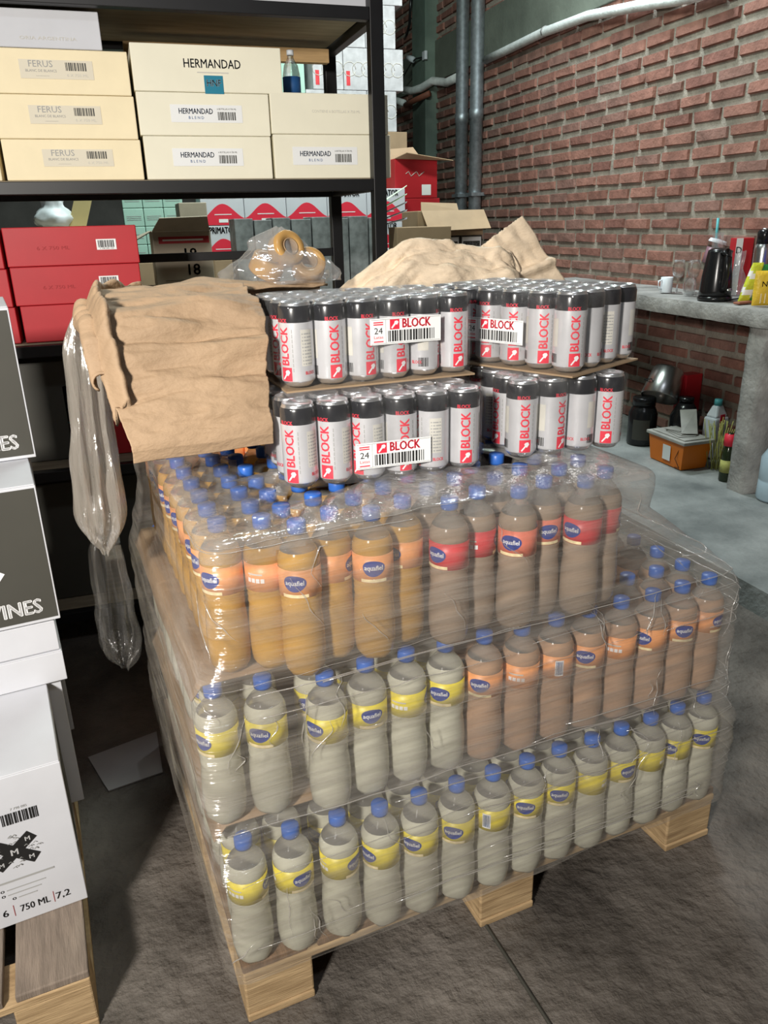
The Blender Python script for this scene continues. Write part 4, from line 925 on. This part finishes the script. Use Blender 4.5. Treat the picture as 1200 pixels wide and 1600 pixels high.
MB().lathe([(.28, 0), (.28, .039), (.345, .037), (.355, .030), (.355, 0)], 'blackplastic', 24, rf=lambda z, a: 1 - .02 * math.cos(20 * a)).build('cap', parent=t)
MB().lathe([(.355, 0), (.355, .022), (.362, .018), (.364, 0)], 'steel', 20).build('cap_button', parent=t)
t = empty('detergent_bottle', (3.33, 3.42, ZC), 0, 'royal blue bottle with red label at the right edge of the counter', 'bottle')
MB().lathe([(0, 0), (0, .045), (.10, .050), (.16, .046), (.20, .036), (.24, .020), (.27, .018), (.27, 0)], 'blueplastic', 24).build('body', parent=t)
MB().lathe([(.05, .0493), (.05, .0505), (.115, .0515), (.115, .050)], 'signred', 24).build('label', parent=t)
MB().lathe([(.27, 0), (.27, .021), (.30, .020), (.30, 0)], 'whiteplastic', 18).build('cap', parent=t)
def packet(loc, w, h, d, m, lab, lean, rz, txt=None, m2=None):
    def f(u, v):
        a = u * 6.283; t = abs(math.sin(v * math.pi)) ** .4; x = w / 2 * (math.copysign(abs(math.cos(a)) ** .35, math.cos(a))); y = d / 2 * math.sin(a) * t
        return (x * (1 + .03 * nz(v * 9, a, 1)) + lean * v * h, y, v * h)
    o = MB().grid(32, 16, f, m, wrap=True, mf=(lambda u, v: m2 if m2 and (v * 3.3 + u) % 1.3 < .5 else m)).build('food_packet', loc=loc, rotz=rz); tag(o, lab, 'packet', 'food packets on the counter')
    if txt:
        k = MB(); k.ftext(txt, .036, 0, h * .56, -d / 2 - .003, 'black', .01, width=w * .62)
        for q in range(5): k.rect(-w * .32 + q * w * .14, -w * .32 + q * w * .14 + .006, h * .08, h * .36, -d / 2 - .002, 'fruit')
        k.build('print', parent=o)
    return o
packet((3.09, 3.40, ZC), .06, .20, .04, 'limepack', 'lime and white packet leaning right of the kettle', .28, -.3, None, 'whiteprint')
packet((3.14, 3.39, ZC), .05, .19, .04, 'greenpack', 'green and yellow packet leaning beside the yellow packet', .3, -.3, None, 'limepack')
packet((3.09, 3.235, ZC), .15, .17, .05, 'yellowpack', 'yellow food packet with dark lettering at the counter edge', 0, -.35, 'Nobel')
o = MB().box((-.06, -.02, 0), (.06, .02, .012), 'copper').build('brown_wallet', loc=(3.06, 3.36, ZC), rotz=.2, bevel=.005); tag(o, 'small reddish-brown flat case in front of the lime packet', 'case')

# ------------------------------------------------------------------ things under the counter
ZP = 0.099
t = empty('orange_crate', (3.02, 3.68, ZP), 0.0, 'orange plastic tub with grey lid on the platform', 'tub')
def tubf(u, v):
    per = [(-.095, -.16), (.095, -.16), (.095, .16), (-.095, .16)]; kk = int(u * 4) % 4; q = (u * 4) % 1; a, c = per[kk], per[(kk + 1) % 4]
    x = a[0] + (c[0] - a[0]) * q; y = a[1] + (c[1] - a[1]) * q; w = .88 + .12 * v
    return (x * w, y * w, v * .155)
b = MB().grid(48, 6, tubf, 'orangeplastic', wrap=True, smooth=False); b.quad((-.083, -.14, .002), (.083, -.14, .002), (.083, .14, .002), (-.083, .14, .002), 'orangeplastic'); b.build('tub', parent=t, solid=.004)
b = MB(); b.box((-.108, -.175, .152), (.108, .175, .172), 'greyplastic'); b.box((-.085, -.15, .172), (.085, .15, .180), 'greyplastic'); b.build('lid', parent=t, bevel=.005)
MB().quad((-.0955, .02, .03), (-.0955, -.05, .03), (-.0975, -.05, .12), (-.0975, .02, .12), 'labelwhite').build('sticker', parent=t)
MB().tube([(-.092, -.12, .12), (-.10, -.10, .06), (-.09, -.13, .01), (-.09, -.09, .005)], .002, 'blackplastic', 5).build('wire', parent=t)
b = MB()
for i in range(4): b.box((-.06 + .012 * i, -.10 + .03 * i, .182 + .004 * i), (.05, .06 + .01 * i, .184 + .004 * i), 'greyplastic', rot=Matrix.Rotation(.2 * i - .2, 3, 'Z'))
o = b.build('metal_sheets', loc=(3.02, 3.68, ZP)); tag(o, 'thin grey metal sheets lying on the lid of the orange tub', 'sheets')
o = MB().add([(2.98, 3.62, .292), (3.06, 3.58, .292), (3.15, 3.72, .40), (3.08, 3.78, .39)], [(0, 1, 2, 3)], 'greyplastic').build('metal_plate', solid=.003); tag(o, 'grey metal plate propped up on the orange tub', 'plate')
t = empty('black_jar', (3.075, 4.12, ZP), 0, 'big black plastic jar behind the orange tub', 'jar')
MB().lathe([(0, 0), (0, .085), (.01, .09), (.20, .09), (.235, .075), (.25, .065), (.255, .065)], 'blackplastic', 26).build('body', parent=t)
MB().lathe([(.252, 0), (.252, .072), (.30, .072), (.305, .066), (.305, 0)], 'blackplastic', 26).build('lid', parent=t)
MB().grid(8, 2, lambda u, v: (.091 * math.cos(3.4 + u * 1.2), .091 * math.sin(3.4 + u * 1.2), .04 + v * .13), 'charcoal').build('label', parent=t)
t = empty('steel_pot', (3.20, 4.10, .492), 0, 'dented steel cooking pot tipped over onto the black jar', 'pot'); t.rotation_euler = (-.25, .5, 0)
MB().lathe([(-.11, .115), (-.105, .118), (0.07, .098), (.085, .088), (.088, 0), (.083, 0), (.065, .094), (-.108, .113)], 'steel', 30).build('body', parent=t)
MB().tube([(-.112, -.02, -.04), (-.135, -.03, -.04), (-.135, .03, -.04), (-.112, .02, -.04)], .004, 'blackplastic', 8).build('handle', parent=t)
t = empty('black_bottle', (3.26, 3.95, ZP), 0, 'black round bottle between the steel pot and the white jug', 'bottle')
MB().lathe([(0, 0), (0, .09), (.2, .09), (.26, .06), (.29, .04), (.29, 0)], 'blackplastic', 24).build('body', parent=t); MB().lathe([(.29, 0), (.29, .045), (.32, .045), (.32, 0)], 'blackplastic', 20).build('cap', parent=t)
t = empty('white_jug', (3.285, 3.70, ZP), .2, 'white plastic jug with red label and blue cap beside the stub wall', 'jug')
b = MB(); b.box((-.06, -.045, 0), (.06, .045, .25), 'whiteplastic'); b.box((-.055, -.04, .25), (.055, .04, .32), 'whiteplastic', top=.5); b.build('body', parent=t, bevel=.012)
MB().lathe([(.318, 0), (.318, .024), (.355, .022), (.355, 0)], 'tealplastic', 18).build('cap', parent=t); MB().box((-.025, -.0465, .14), (.015, -.0452, .27), 'signred').build('label', parent=t)
carton('red_tin', (3.36, 4.02, .10), .1, .13, .09, .44, 'red', 'dark red box standing against the wall under the counter', None, None, False)
t = empty('green_bottle', (3.04, 3.30, ZP), 0, 'dark green bottle with red cap standing before the stub wall', 'bottle')
MB().lathe([(0, 0), (.0, .032), (.005, .034), (.15, .034), (.18, .026), (.215, .014), (.27, .0135), (.27, 0)], 'darkglass', 22, c=(0, 0, 0)).build('body', parent=t); MB().lathe([(.20, 0), (.20, .030), (.262, .029), (.266, 0)], 'signred', 18).build('cap', parent=t)
MB().lathe([(.05, .0342), (.05, .0346), (.12, .0346), (.12, .0342)], 'straw', 20).build('label', parent=t)
b = MB(); r_ = random.Random(8)
for i in range(26):
    a = r_.uniform(0, 6.28); x, y = r_.uniform(-.05, .05), r_.uniform(-.05, .05)
    b.tube([(x, y, .0), (x + .02 * math.cos(a), y + .02 * math.sin(a), .12), (x + .05 * math.cos(a), y + .05 * math.sin(a), .24 + .05 * r_.random())], .003, 'straw', 4)
o = b.build('straw_brush', loc=(3.14, 3.50, ZP)); tag(o, 'yellow-green straw brush between the orange tub and green bottle', 'brush')
t = empty('water_jug', (3.06, 2.96, ZP), 0, 'pale blue plastic water jug cut off at the right edge', 'jug')
MB().lathe([(0, 0), (0, .085), (.01, .09), (.10, .088), (.105, .085), (.11, .088), (.22, .088), (.27, .06), (.30, .03), (.33, .026)], 'bluejug', 28).build('body', parent=t); MB().lathe([(.325, 0), (.325, .03), (.35, .03), (.35, 0)], 'blueplastic', 18).build('cap', parent=t)
